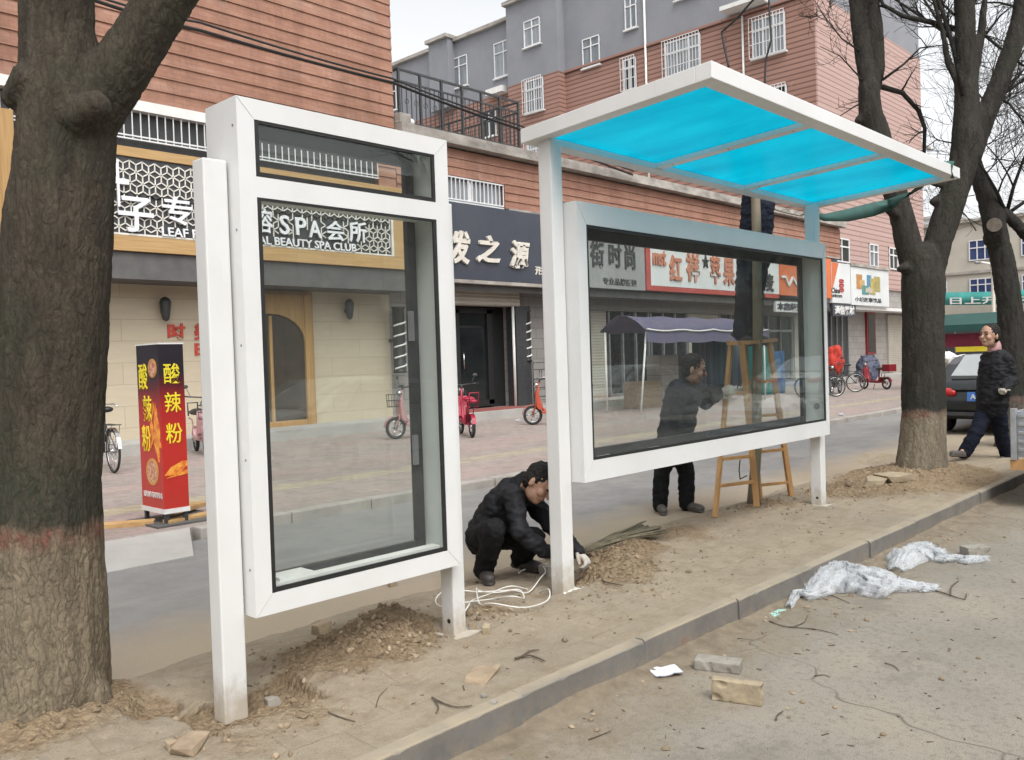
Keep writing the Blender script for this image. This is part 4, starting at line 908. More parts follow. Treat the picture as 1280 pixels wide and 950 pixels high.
p = at(1022, 508, Y=3.6); MB().tube([(7.995, 3.61, p.z), (7.9995, 3.61, p.z)], .03, 12).build('lock_hole', M['steel'], bs)
def spost(x0, x1, plate, hole, zt=2.885): post(bs, x0, x1, 3.600, 3.705, zt, plate, hole)
spost(4.212, 4.322, None, False); spost(8.032, 8.142, (8.0, 8.22, 3.55, 3.74), True)
MB().box(8.0225, 8.0315, 3.61, 3.70, .8, 2.4).build('bracket', M['steel'], bs); MB().box(4.3225, 4.3305, 3.61, 3.70, .8, 2.4).build('bracket', M['steel'], bs)
# roof: tilted tray of box beams with two ribs and three blue panels
ra, rb, ryb, ryf, rzb, rzf, rt = 4.136, 8.297, 3.7795, 2.3972, 2.966, 3.048, .091
sl = (rzf-rzb)/(ryb-ryf)
def roofpt(x, y, dz): return (x, y, rzb + (ryb-y)*sl + dz)
def rbeam(b, x0, x1, y0, y1, d0=-rt, d1=0.0):
    vs = [roofpt(x, y, d) for d in (d0, d1) for x, y in ((x0,y0),(x1,y0),(x1,y1),(x0,y1))]
    b.add(vs, [(0,3,2,1),(4,5,6,7),(0,1,5,4),(1,2,6,5),(2,3,7,6),(3,0,4,7)])
b = MB(); w = .10
rbeam(b, ra, rb, ryf, ryf+w); rbeam(b, ra, rb, ryb-w, ryb); rbeam(b, ra, ra+w, ryf+w, ryb-w); rbeam(b, rb-w, rb, ryf+w, ryb-w)
b.build('roof_frame', G, bs, bevel=.004)
for x in (5.55, 6.88): b = MB(); rbeam(b, x-.045, x+.045, ryf+w+.001, ryb-w-.001, -rt+.012, -.026); b.build('roof_rib', G, bs)
for x0, x1 in ((ra+w, 5.505), (5.595, 6.835), (6.925, rb-w)):
    b = MB(); rbeam(b, x0+.003, x1-.003, ryf+w+.003, ryb-w-.003, -.050, -.042); b.build('roof_panel', M['acrylic'], bs)
joints(bs, X0, X1, ZB, ZT, (4.425, 7.955, .835, 2.352), Y0)
for x in (5.55, 6.88):
    for y in (2.62, 3.1, 3.56): q = V(roofpt(x, y, -rt+.010)); MB().tube([q, q+V((0, 0, .004))], .008, 10, sm=False).build('rivet', M['steel'], bs)
# caulk round the left foot
k = MB(); rnd = random.Random(3)
for i in range(60):
    a = rnd.random(); x = 4.205+.13*a if i < 36 else 4.325+rnd.uniform(0, .02); y = 3.594-abs(rnd.gauss(0, .014)) if i < 36 else rnd.uniform(3.57, 3.70)
    s = rnd.uniform(.008, .020); k.ell((x, y, .006), (s, s*.8, rnd.uniform(.005, .012)), Euler((0, 0, rnd.random()*3)), 0, 8, 5)
for i in range(16): k.ell((4.335+abs(rnd.gauss(0, .04)), 3.585-abs(rnd.gauss(0, .02)), .005), (.014, .011, .007), None, 0, 8, 5)
k.blob('caulking', pm('white_caulk', (.62, .61, .58), (.48, .46, .42), .7, 40), bs, .004, 1, disp=wrinkle(.002, 70))
# ------------------------------------------------------------------ trees
def barkdisp(k, amp):
    def fn(c, n):
        w = noise.noise(V((c.x*5, c.y*5, c.z*2.2)))*.35
        p = V((c.x*k+w, c.y*k+w, c.z*k*.16)); r = min(1, abs(noise.noise(p))*3.2)
        q = V((c.x*k*2.1+w, c.y*k*2.1, c.z*k*.5)); s = min(1, abs(noise.noise(q))*3)
        return amp*(r + .55*s - .8) + amp*.5*noise.noise(V((c.x*k*3.5, c.y*k*3.5, c.z*k*2))) + .010*noise.noise(V((c.x*4, c.y*4, c.z*2)))
    return fn
def limbs(b, chain, d, scale=1.0):
    """chain of (px, py, radius[, depth shift]) laid at distance d from the camera"""
    pts = [(at(c[0], c[1], d=d+(c[3] if len(c) > 3 else 0)), c[2]*scale) for c in chain]
    for (p, r), (q, s) in zip(pts, pts[1:]):
        n = max(1, int((q-p).length/max(.08, min(r, s)*1.5)))
        for k in range(n):
            u, w = k/n, (k+1)/n; b.cap(p.lerp(q, u), p.lerp(q, w), r+(s-r)*u, r+(s-r)*w, 16)
    return pts
def twigs(b, p, d, L, r, lev, rnd, grav=.0):
    n = 4; pts = [p]; rad = [r]; dirn = d.normalized(); kids = []
    for k in range(n):
        dirn = (dirn + V((rnd.uniform(-1, 1), rnd.uniform(-1, 1), rnd.uniform(-.7, .9)+grav))*.26).normalized()
        pts.append(pts[-1]+dirn*(L/n)); rad.append(max(.0022, r*(1-.72*(k+1)/n))); kids.append((pts[-1], dirn.copy(), rad[-1]))
    b.tube(pts, rad, 5 if r < .02 else 7)
    if lev <= 0: return
    for q, dd, rr in kids:
        for _ in range(rnd.choice([1, 1, 2])):
            side = V((rnd.uniform(-1, 1), rnd.uniform(-1, 1), rnd.uniform(-.5, 1))).normalized()
            twigs(b, q, dd*.75+side*.85, L*rnd.uniform(.42, .72), max(.0022, rr*.62), lev-1, rnd, grav)
rnd = random.Random(11)
# nearest tree
t1 = thing('street_tree', "thick dark-barked tree at the left edge with a worn red ring and low fork", 'tree', (1.3, 4.15, 0))
b = MB()
limbs(b, [(36, 950, .40), (42, 905, .34), (50, 860, .295), (55, 790, .262), (57, 700, .240), (56, 600, .232), (62, 480, .226), (68, 380, .226), (74, 280, .222), (82, 200, .207), (86, 140, .205), (80, 90, .185), (72, 40, .158), (70, -60, .150), (66, -220, .14), (50, -480, .12)], 3.9)
limbs(b, [(104, 150, .15), (136, 105, .13), (168, 58, .118), (206, 2, .113), (250, -70, .11), (310, -190, .10), (380, -360, .08)], 3.88)
limbs(b, [(40, 100, .09, -.1), (18, 122, .055, -.1)], 3.9); limbs(b, [(96, 150, .09, -.13), (118, 134, .072, -.17)], 3.9)
for k, (x, y, r) in enumerate(((-60, 925, .12), (20, 935, .11), (95, 905, .10), (120, 872, .07))): limbs(b, [(55, 800, .15), (x, y, r)], 3.86)
b.blob('trunk', M['bark1'], t1, .009, 4, disp=barkdisp(19, .0048))
b = MB()
for x, y, r in ((50, -480, .07), (66, -220, .05), (380, -360, .05), (250, -70, .04), (310, -190, .05)):
    p = at(x, y, d=3.9)
    for _ in range(3): twigs(b, p, V((rnd.uniform(-1, 1), rnd.uniform(-1, 1), rnd.uniform(.3, 1.2))), 1.6, r*.6, 3, rnd)
b.build('crown', M['bark1'], t1)
# middle tree
t2 = thing('street_tree', "forked bare tree with red paint ring and pale foot, left of the walking man", 'tree', (10.4, 3.5, 0)); D = 9.95
b = MB()
limbs(b, [(1152, 612, .36), (1152, 590, .285), (1153, 560, .255), (1154, 520, .235), (1155, 460, .225), (1154, 400, .22), (1154, 350, .235), (1154, 325, .20)], D)
limbs(b, [(1146, 345, .15), (1134, 300, .135), (1122, 250, .128), (1112, 215, .125), (1098, 170, .135), (1088, 140, .125), (1086, 108, .12)], D)
limbs(b, [(1086, 118, .085), (1078, 70, .085), (1073, 30, .078), (1068, -30, .075), (1060, -140, .06)], D); limbs(b, [(1090, 118, .085), (1096, 85, .09), (1095, 50, .088), (1090, 5, .08), (1084, -60, .07), (1090, -160, .05)], D)
limbs(b, [(1162, 345, .15), (1172, 305, .145), (1186, 262, .15), (1198, 225, .150), (1207, 190, .155), (1209, 150, .145), (1208, 100, .118), (1206, 40, .112), (1204, -40, .10), (1200, -160, .07)], D)
limbs(b, [(1212, 196, .13), (1226, 160, .115), (1246, 110, .108), (1264, 66, .104), (1276, 20, .10), (1284, -40, .09), (1300, -130, .07)], D)
limbs(b, [(1211, 135, .06), (1224, 60, .042), (1231, 0, .036), (1240, -80, .03)], D)
limbs(b, [(1200, 112, .035), (1186, 80, .033), (1178, 40, .028), (1166, -5, .024)], D); limbs(b, [(1118, 268, .05, -.1), (1112, 262, .05, -.15)], D); limbs(b, [(1132, 335, .06, -.1), (1126, 336, .05, -.1)], D); limbs(b, [(1176, 248, .06), (1168, 252, .05)], D); limbs(b, [(1080, 147, .07), (1074, 150, .05)], D)
limbs(b, [(1192, 225, .06), (1172, 231, .035), (1158, 226, .028)], D)
b.blob('trunk', M['bark2'], t2, .018, 3, disp=barkdisp(15, .006))
b = MB()
def sprig(b, chain, d, r0, r1, lev=2, L=.5, n=6, seed=1):
    rr = random.Random(seed); P = [at(x, y, d=d+rr.uniform(-.15, .15)) for x, y in chain]; k = len(P)
    b.tube(P, [r0+(r1-r0)*i/(k-1) for i in range(k)], 6)
    for i in range(1, k):
        for _ in range(n):
            q = P[i-1].lerp(P[i], rr.random()); side = V((rr.uniform(-1, 1), rr.uniform(-1, 1), rr.uniform(-.6, 1)))
            twigs(b, q, (P[i]-P[i-1]).normalized()*.7+side, L*rr.uniform(.5, 1.2), r0*.4, lev, rr)
sprig(b, [(1200, 38), (1165, 28), (1128, 20), (1104, 6), (1092, -20)], D, .035, .015, 2, .45, 2, 2)
sprig(b, [(1204, 120), (1192, 60), (1180, 20), (1168, -12)], D, .028, .02, 2, .5, 2, 3)
sprig(b, [(1103, 100), (1130, 80), (1150, 60), (1190, 55)], D, .016, .006, 1, .4, 2, 4)
sprig(b, [(1100, 108), (1128, 116), (1148, 138), (1156, 160), (1155, 192)], D+.4, .035, .022, 1, .35, 1, 5)
sprig(b, [(1100, 122), (1070, 132), (1050, 145)], D, .012, .005, 1, .3, 1, 6)
sprig(b, [(1078, 66), (1052, 48), (1030, 20), (1012, -10)], D, .012, .004, 2, .4, 2, 7)
sprig(b, [(1078, 100), (1050, 70), (1025, 58)], D, .010, .004, 1, .4, 2, 8)
sprig(b, [(1242, 118), (1262, 130), (1285, 160)], D, .02, .008, 2, .5, 2, 9)
sprig(b, [(1227, 50), (1250, 20), (1280, -5)], D, .016, .006, 2, .45, 2, 10)
sprig(b, [(1226, 40), (1250, 60), (1290, 90)], D, .02, .012, 1, .45, 2, 12)
sprig(b, [(1212, 200), (1200, 180), (1170, 175), (1150, 190)], D, .012, .004, 1, .35, 2, 13)
for x, y, r in ((1060, -140, .05), (1090, -160, .05), (1200, -160, .05), (1300, -130, .05), (1240, -80, .025), (1205, 30, .03), (1204, -40, .035), (1275, 10, .03), (1072, 0, .025)):
    p = at(x, y, d=D)
    for _ in range(2): twigs(b, p, V((rnd.uniform(-1, 1), rnd.uniform(-1, 1), rnd.uniform(.1, 1.2))), 1.3, r*.5, 3, rnd)
b.build('crown', M['bark3'], t2)
# right-hand tree, with the sawn stub
t3 = thing('street_tree', 'leaning bare tree with a pale sawn-off stub at the right edge behind the walking man', 'tree', (14.2, 3.55, 0)); D = 12.75
b = MB()
limbs(b, [(1268, 575, .30), (1268, 545, .24), (1268, 480, .20), (1266, 430, .185), (1262, 380, .17), (1255, 335, .16), (1247, 300, .155), (1240, 268, .15), (1230, 240, .12), (1221, 215, .105), (1214, 190, .09), (1206, 150, .07), (1202, 60, .05)], D)
limbs(b, [(1243, 300, .15, -.05), (1243, 284, .11, -.22)], D)
limbs(b, [(1224, 224, .08), (1240, 250, .07), (1258, 268, .075), (1282, 292, .085), (1320, 330, .09)], D)
b.blob('trunk', M['bark3'], t3, .022, 3, disp=barkdisp(13, .012))
b = MB(); c = at(1243, 281, d=D-.31); q = (V((0, 0, CAM_H))-c).normalized(); b.tube([c-q*.03, c+q*.012], .098, 18, sm=False); b.build('sawn_stub', pm('sawn_end', (.22, .19, .155), (.13, .11, .09), .9, 16), t3)
b = MB()
for k in range(26):
    rr = random.Random(50+k); x = rr.uniform(1212, 1300); y = rr.uniform(60, 300); p = at(x, y, d=D+rr.uniform(-1, 2.5))
    twigs(b, p, V((rr.uniform(-1, 1), rr.uniform(-1.2, .6), rr.uniform(-.4, .7))), rr.uniform(.6, 1.1), .009, 2, rr)
for x, y in ((1206, 150), (1202, 60), (1258, 268)):
    for _ in range(3): twigs(b, at(x, y, d=D), V((rnd.uniform(-1, 1), rnd.uniform(-1, 1), rnd.uniform(.1, 1))), 1.6, .03, 3, rnd)
b.build('crown', M['bark3'], t3)
# further bare trees along the median and the far verge
def far_tree(label, x, y, h, r, seed):
    rr = random.Random(seed); o = thing('street_tree', label, 'tree', (x, y, 0)); b = MB(); p = V((x, y, -.1)); pts = [p]; 
    for k in range(6): pts.append(pts[-1]+V((rr.uniform(-.08, .08), rr.uniform(-.08, .08), h*.45/6)))
    b.tube(pts, [r*(1.3-.1*k) for k in range(7)], 12); b.build('trunk', M['bark3'], o); b = MB()
    for k in range(6): twigs(b, pts[-1-k % 2], V((rr.uniform(-1, 1), rr.uniform(-1, 1), rr.uniform(.6, 1.5))), h*.38, r*.55, 4, rr)
    b.build('crown', M['bark3'], o)
far_tree('distant bare street tree whose twigs fill the sky beyond the right-hand limb', 26, 3.4, 9, .16, 71)
far_tree('most distant bare street tree behind the market stall', 40, 2.6, 10, .18, 72)
far_tree('bare street tree behind the photographer, mirrored left of the ladder in the glass', 13.5, -6.2, 8, .2, 73)
far_tree('bare street tree behind the photographer, mirrored at the right end of the glass', 25, -6.2, 8, .2, 74)
# staked sapling
sa = thing('sapling', 'thin bare young tree trunk standing between the ladder legs behind the notice board', 'tree', (7.75, 4.15, 0))
b = MB(); b.tube([at(941, 634, d=8.45), at(943, 600, d=8.45), at(946, 560, d=8.43), at(946, 500, d=8.4), at(947, 400, d=8.4), at(946, 300, d=8.38), at(944, 230, d=8.38), at(946, 170, d=8.36)], [.062, .052, .048, .047, .046, .045, .044, .04], 12); b.build('trunk', M['sapbark'], sa)
b = MB()
for k in range(3): twigs(b, at(946, 172+k*10, d=8.36), V((rnd.uniform(-1, 1), rnd.uniform(-1, 1), .2)), .5, .010, 1, rnd)
sprig(b, [(948, 254), (975, 264), (1000, 270), (1018, 262)], 8.6, .008, .004, 1, .25, 2, 21)
b.build('crown', M['sapbark'], sa)
# ------------------------------------------------------------------ people
def J(x, y, d): return at(x, y, d=d)
def head_parts(b, hb, c, face, up, s=1.0):
    """skull, jaw, nose, brow, ears, lips into b; hair into hb. face, up: unit directions"""
    f = face.normalized(); u = (up - f*up.dot(f)).normalized(); r = f.cross(u)
    Mx = Matrix((f, r, u)).transposed()
    b.ell(c+u*.025*s, (.098*s, .078*s, .100*s), Mx); b.ell(c+f*.022*s-u*.045*s, (.070*s, .060*s, .072*s), Mx); b.ell(c+f*.05*s-u*.085*s, (.036*s, .036*s, .03*s), Mx)
    b.cap(c+f*.092*s+u*.015*s, c+f*.112*s-u*.022*s, .010*s, .016*s, 8); b.cap(c+f*.083*s+u*.030*s-r*.035*s, c+f*.083*s+u*.030*s+r*.035*s, .014*s, .014*s, 8)
    b.cap(c+f*.086*s-u*.052*s-r*.018*s, c+f*.086*s-u*.052*s+r*.018*s, .011*s, .011*s, 8)
    for k in (-1, 1): b.ell(c+r*k*.078*s-u*.008*s-f*.008*s, (.018*s, .012*s, .032*s), Mx); b.ell(c+f*.062*s+r*k*.042*s-u*.022*s, (.03*s, .024*s, .028*s), Mx)
    hb.ell(c-f*.016*s+u*.045*s, (.100*s, .088*s, .092*s), Mx); hb.ell(c-f*.045*s+u*.005*s, (.062*s, .085*s, .085*s), Mx)
    for k in (-1, 1): hb.cap(c+r*k*.076*s+u*.03*s+f*.005*s, c+r*k*.074*s+u*.005*s+f*.01*s, .016*s, .01*s, 8)
    return f, r, u
def face_bits(c, f, r, u, root, s=1.0):
    for k in (-1, 1):
        MB().ell(c+f*.088*s+r*k*.031*s+u*.012*s, (.012*s, .015*s, .007*s), Matrix((f, r, u)).transposed(), 0, 10, 6).build('eye', M['black'], root)
        MB().cap(c+f*.097*s+r*k*.018*s+u*.036*s, c+f*.088*s+r*k*.047*s+u*.037*s, .006*s, .005*s, 8).build('eyebrow', M['hair'], root)
def hand_parts(b, wrist, d, palm, s=1.0, curl=.6):
    """palm with five fingers curling towards 'palm' direction"""
    d = d.normalized(); p = (palm - d*palm.dot(d)).normalized(); w = d.cross(p)
    b.cap(wrist, wrist+d*.085*s, .030*s, .042*s, 10, flat=(p, .6))
    for k, L in enumerate((.070, .080, .076, .060)):
        o = wrist + d*.085*s + w*((k-1.5)*.021*s); a = d*math.cos(curl*.6)+p*math.sin(curl*.6); e = d*math.cos(curl*1.5)+p*math.sin(curl*1.5); g = d*math.cos(curl*2.4)+p*math.sin(curl*2.4)
        q1 = o+a*L*.45*s; q2 = q1+e*L*.33*s; q3 = q2+g*L*.28*s
        b.cap(o, q1, .0105*s, .010*s, 8); b.cap(q1, q2, .010*s, .0095*s, 8); b.cap(q2, q3, .0095*s, .008*s, 8)
    o = wrist+d*.025*s-w*.033*s; q = o+(d*.7-w*.6+p*.45).normalized()*.048*s; b.cap(o, q, .013*s, .0115*s, 8); b.cap(q, q+(d*.8+p*.5).normalized()*.035*s, .0115*s, .009*s, 8)
def person(label, j, face, up, jm, tm, sm, gloved=(1, 1), root_at=None, jl=.0, collar=None, vox=.011, hs=1.1, curl=.8, palms=None, bulk=1.0, ground=None, leg=1.0):
    """j: joints. one continuous body; hair, jacket, trousers, shoes, gloves over it"""
    if ground is not None:
        for k in (0, 1):
            for nm, hh in (('ankle', .105), ('toe', .062)): p = j[nm][k]; gz_ = ground if not callable(ground) else ground(p); p.z = gz_+hh
    o = thing('person', label, 'person', root_at or tuple(j['ankle'][0])); side = (j['sh'][1]-j['sh'][0])
    body, hair = MB(), MB(); c = j['head']; f, r, u = head_parts(body, hair, c, face, up, hs)
    ch, pe = j['chest'], j['pelvis']; body.cap(j['neck'], c-u*.04-f*.01, .056, .052, 12); body.cap(ch, j['neck'], .10, .058, 12); body.cap(pe, ch, .11, .11, 12)
    for k in (0, 1):
        body.cap(ch.lerp(j['sh'][k], .4), j['sh'][k], .06, .05); body.cap(j['sh'][k], j['el'][k], .045, .036); body.cap(j['el'][k], j['wr'][k], .036, .026)
        body.cap(j['hip'][k], j['knee'][k], .072, .050); body.cap(j['knee'][k], j['ankle'][k], .048, .034); body.cap(j['ankle'][k], j['ankle'][k].lerp(j['toe'][k], .3), .030, .022)
        d = (j['wr'][k]-j['el'][k]); hand_parts(body, j['wr'][k], d, palms[k] if palms else V((0, 0, -1)), .9, curl)
    body.blob('body', M['skin'], o, .0065, 3)
    hair.blob('hair', M['hair'], o, .007, 2, disp=wrinkle(.007, 48)); face_bits(c, f, r, u, o, hs)
    # clothes
    jk = MB(); a0 = j['sh'][0]; a1 = j['sh'][1]; ax = side.normalized(); fw = ax.cross((ch-pe).normalized())
    jk.cap(pe.lerp(ch, jl), pe.lerp(ch, .5), .178*bulk, .182*bulk, 16, flat=(fw, .82)); jk.cap(pe.lerp(ch, .5), ch, .182*bulk, .178*bulk, 16, flat=(fw, .82))
    jk.cap(ch.lerp(a0, .75), ch.lerp(a1, .75), .085, .085, 14); jk.cap(ch, j['neck'], .13, .075, 14)
    for k in (0, 1):
        jk.cap(j['sh'][k], j['el'][k], .070*bulk, .064*bulk, 14); jk.cap(j['el'][k], j['wr'][k], .066*bulk, .056, 14); jk.cap(ch.lerp(pe, .15), j['sh'][k], .12, .075, 14)
    jk.blob('jacket', jm, o, vox, 4, disp=wrinkle(.016, 10, (1, 1, 1.7)))
    cl = MB(); cl.cap(j['neck']-u*.03, j['neck']+u*.035-f*.005, .088, .080, 16); cl.blob('collar', collar or jm, o, .009, 2, disp=wrinkle(.004, 25))
    tr = MB(); tr.cap(j['hip'][0], j['hip'][1], .115, .115, 14); tr.cap(pe, pe.lerp(ch, .25), .135, .13, 14, flat=(fw, .8))
    for k in (0, 1): tr.cap(j['hip'][k], j['knee'][k], .100*leg, .078*leg, 14); tr.cap(j['knee'][k], j['ankle'][k]+(j['ankle'][k]-j['knee'][k]).normalized()*.035, .078*leg, .074*leg, 14)
    tr.blob('trousers', tm, o, vox, 4, disp=wrinkle(.010, 12, (1, 1, 1.6)))
    for k in (0, 1):
        s_ = MB(); an, to = j['ankle'][k], j['toe'][k]; d = (to-an); d.z = min(d.z, 0) if abs(d.z) < .08 else d.z; dd = d.normalized(); dn = V((0, 0, -1)); dn = (dn-dd*dn.dot(dd)).normalized()
        s_.cap(an-dd*.01, an+dn*.045-dd*.02, .050, .050, 12); s_.cap(an-dd*.025+dn*.05, to+dn*.015, .050, .044, 12, flat=(dn, .85)); s_.cap(an-dd*.04+dn*.078, to+dd*.01+dn*.045, .044, .042, 12, flat=(dn, .4)); s_.blob('shoe', sm, o, .008, 2)
        if gloved[k]:
            g = MB(); d = (j['wr'][k]-j['el'][k]); hand_parts(g, j['wr'][k]-d.normalized()*.02, d, palms[k] if palms else V((0, 0, -1)), 1.12, curl); g.cap(j['wr'][k]-d.normalized()*.02, j['wr'][k]+d.normalized()*.02, .036, .040, 10); g.blob('glove', M['glove'], o, .0075, 2)
    return o
Z1 = V((0, 0, 1))
# man squatting at the foot of the left shelter post
d0 = 6.15
person('squatting man in black jacket with bowed head, working at the foot of the shelter post', dict(
    head=J(673, 604, 5.93), neck=J(652, 608, 6.06), chest=J(634, 626, 6.12), pelvis=J(604, 672, 6.30),
    sh=[J(641, 618, 5.90), J(652, 612, 6.28)], el=[J(650, 664, 5.78), J(690, 658, 6.05)], wr=[J(683, 690, 5.80), J(722, 690, 5.95)],
    hip=[J(600, 672, 6.14), J(614, 670, 6.40)], knee=[J(618, 662, 5.74), J(668, 672, 5.98)], ankle=[J(606, 716, 5.98), J(652, 712, 6.22)], toe=[J(612, 728, 5.82), J(672, 718, 6.12)]),
    (RT*.60 - FW*.40 - UP*.55), UP*.8+RT*.5, M['jacket_black'], M['trouser_black'], M['shoe_black'], (1, 1), jl=.15, palms=[-FW*-1+RT, -RT-UP], curl=1.0, ground=lambda p: soil_h(p.x, p.y)[0])
# man leaning on the ladder behind the board
d0 = 8.95
person('leaning man in charcoal jacket and light gloves, gripping the wooden ladder behind the glass', dict(
    head=J(866, 462, 8.75), neck=J(858, 478, 8.82), chest=J(852, 497, 8.86), pelvis=J(842, 556, 8.95),
    sh=[J(850, 488, 8.66), J(862, 488, 9.04)], el=[J(880, 502, 8.36), J(886, 494, 8.72)], wr=[J(902, 491, 8.10), J(907, 487, 8.30)],
    hip=[J(836, 560, 8.88), J(850, 560, 9.05)], knee=[J(827, 592, 8.95), J(858, 592, 9.05)], ankle=[J(825, 624, 9.02), J(858, 624, 9.06)], toe=[J(829, 629, 8.82), J(876, 630, 8.9)]),
    RT*.9 - FW*.15 - UP*.2, UP, M['jacket_navy'], M['trouser_black'], M['shoe'], (1, 1), jl=-.06, palms=[FW-UP*.3, FW-UP*.3], curl=.9, bulk=1.22, ground=-.12, hs=1.2, leg=1.1)
# man standing on top of the ladder, hidden from the waist up by the roof
person('man in dark clothes standing on the ladder, reaching up behind the blue roof', dict(
    head=J(958, 172, 8.55), neck=J(954, 192, 8.6), chest=J(951, 212, 8.62), pelvis=J(945, 292, 8.66),
    sh=[J(936, 206, 8.5), J(970, 208, 8.7)], el=[J(958, 196, 8.3), J(985, 206, 8.45)], wr=[J(978, 178, 8.25), J(1000, 188, 8.35)],
    hip=[J(934, 305, 8.62), J(954, 306, 8.74)], knee=[J(929, 362, 8.56), J(946, 362, 8.68)], ankle=[J(926, 414, 8.62), J(944, 414, 8.72)], toe=[J(938, 424, 8.54), J(958, 424, 8.64)]),
    RT*.8 - FW*.3 + UP*.1, UP, M['jacket_navy'], M['trouser_navy'], M['shoe_black'], (1, 1), jl=-.05, palms=[UP, UP], curl=.5)
# man striding in from the right
d0 = 11.4
person("walking man in black jacket and navy trousers with pale glove, near the right edge", dict(
    head=J(1237, 420, 11.3), neck=J(1243, 435, 11.38), chest=J(1245, 455, 11.4), pelvis=J(1240, 506, 11.42),
    sh=[J(1234, 447, 11.54), J(1258, 449, 11.26)], el=[J(1234, 474, 11.66), J(1266, 474, 11.26)], wr=[J(1230, 496, 11.6), J(1256, 487, 11.08)],
    hip=[J(1233, 510, 11.5), J(1247, 511, 11.36)], knee=[J(1221, 540, 11.36), J(1252, 546, 11.5)], ankle=[J(1207, 563, 11.42), J(1259, 569, 11.62)], toe=[J(1191, 565, 11.25), J(1246, 574, 11.5)]),
    -RT*.92 - FW*.40 + UP*.03, UP, M['jacket_black'], M['trouser_navy'], M['shoe'], (0, 1), jl=.02, collar=M['pink'], palms=[-RT, -FW-RT], curl=.9, bulk=1.22, hs=1.24, leg=1.18)
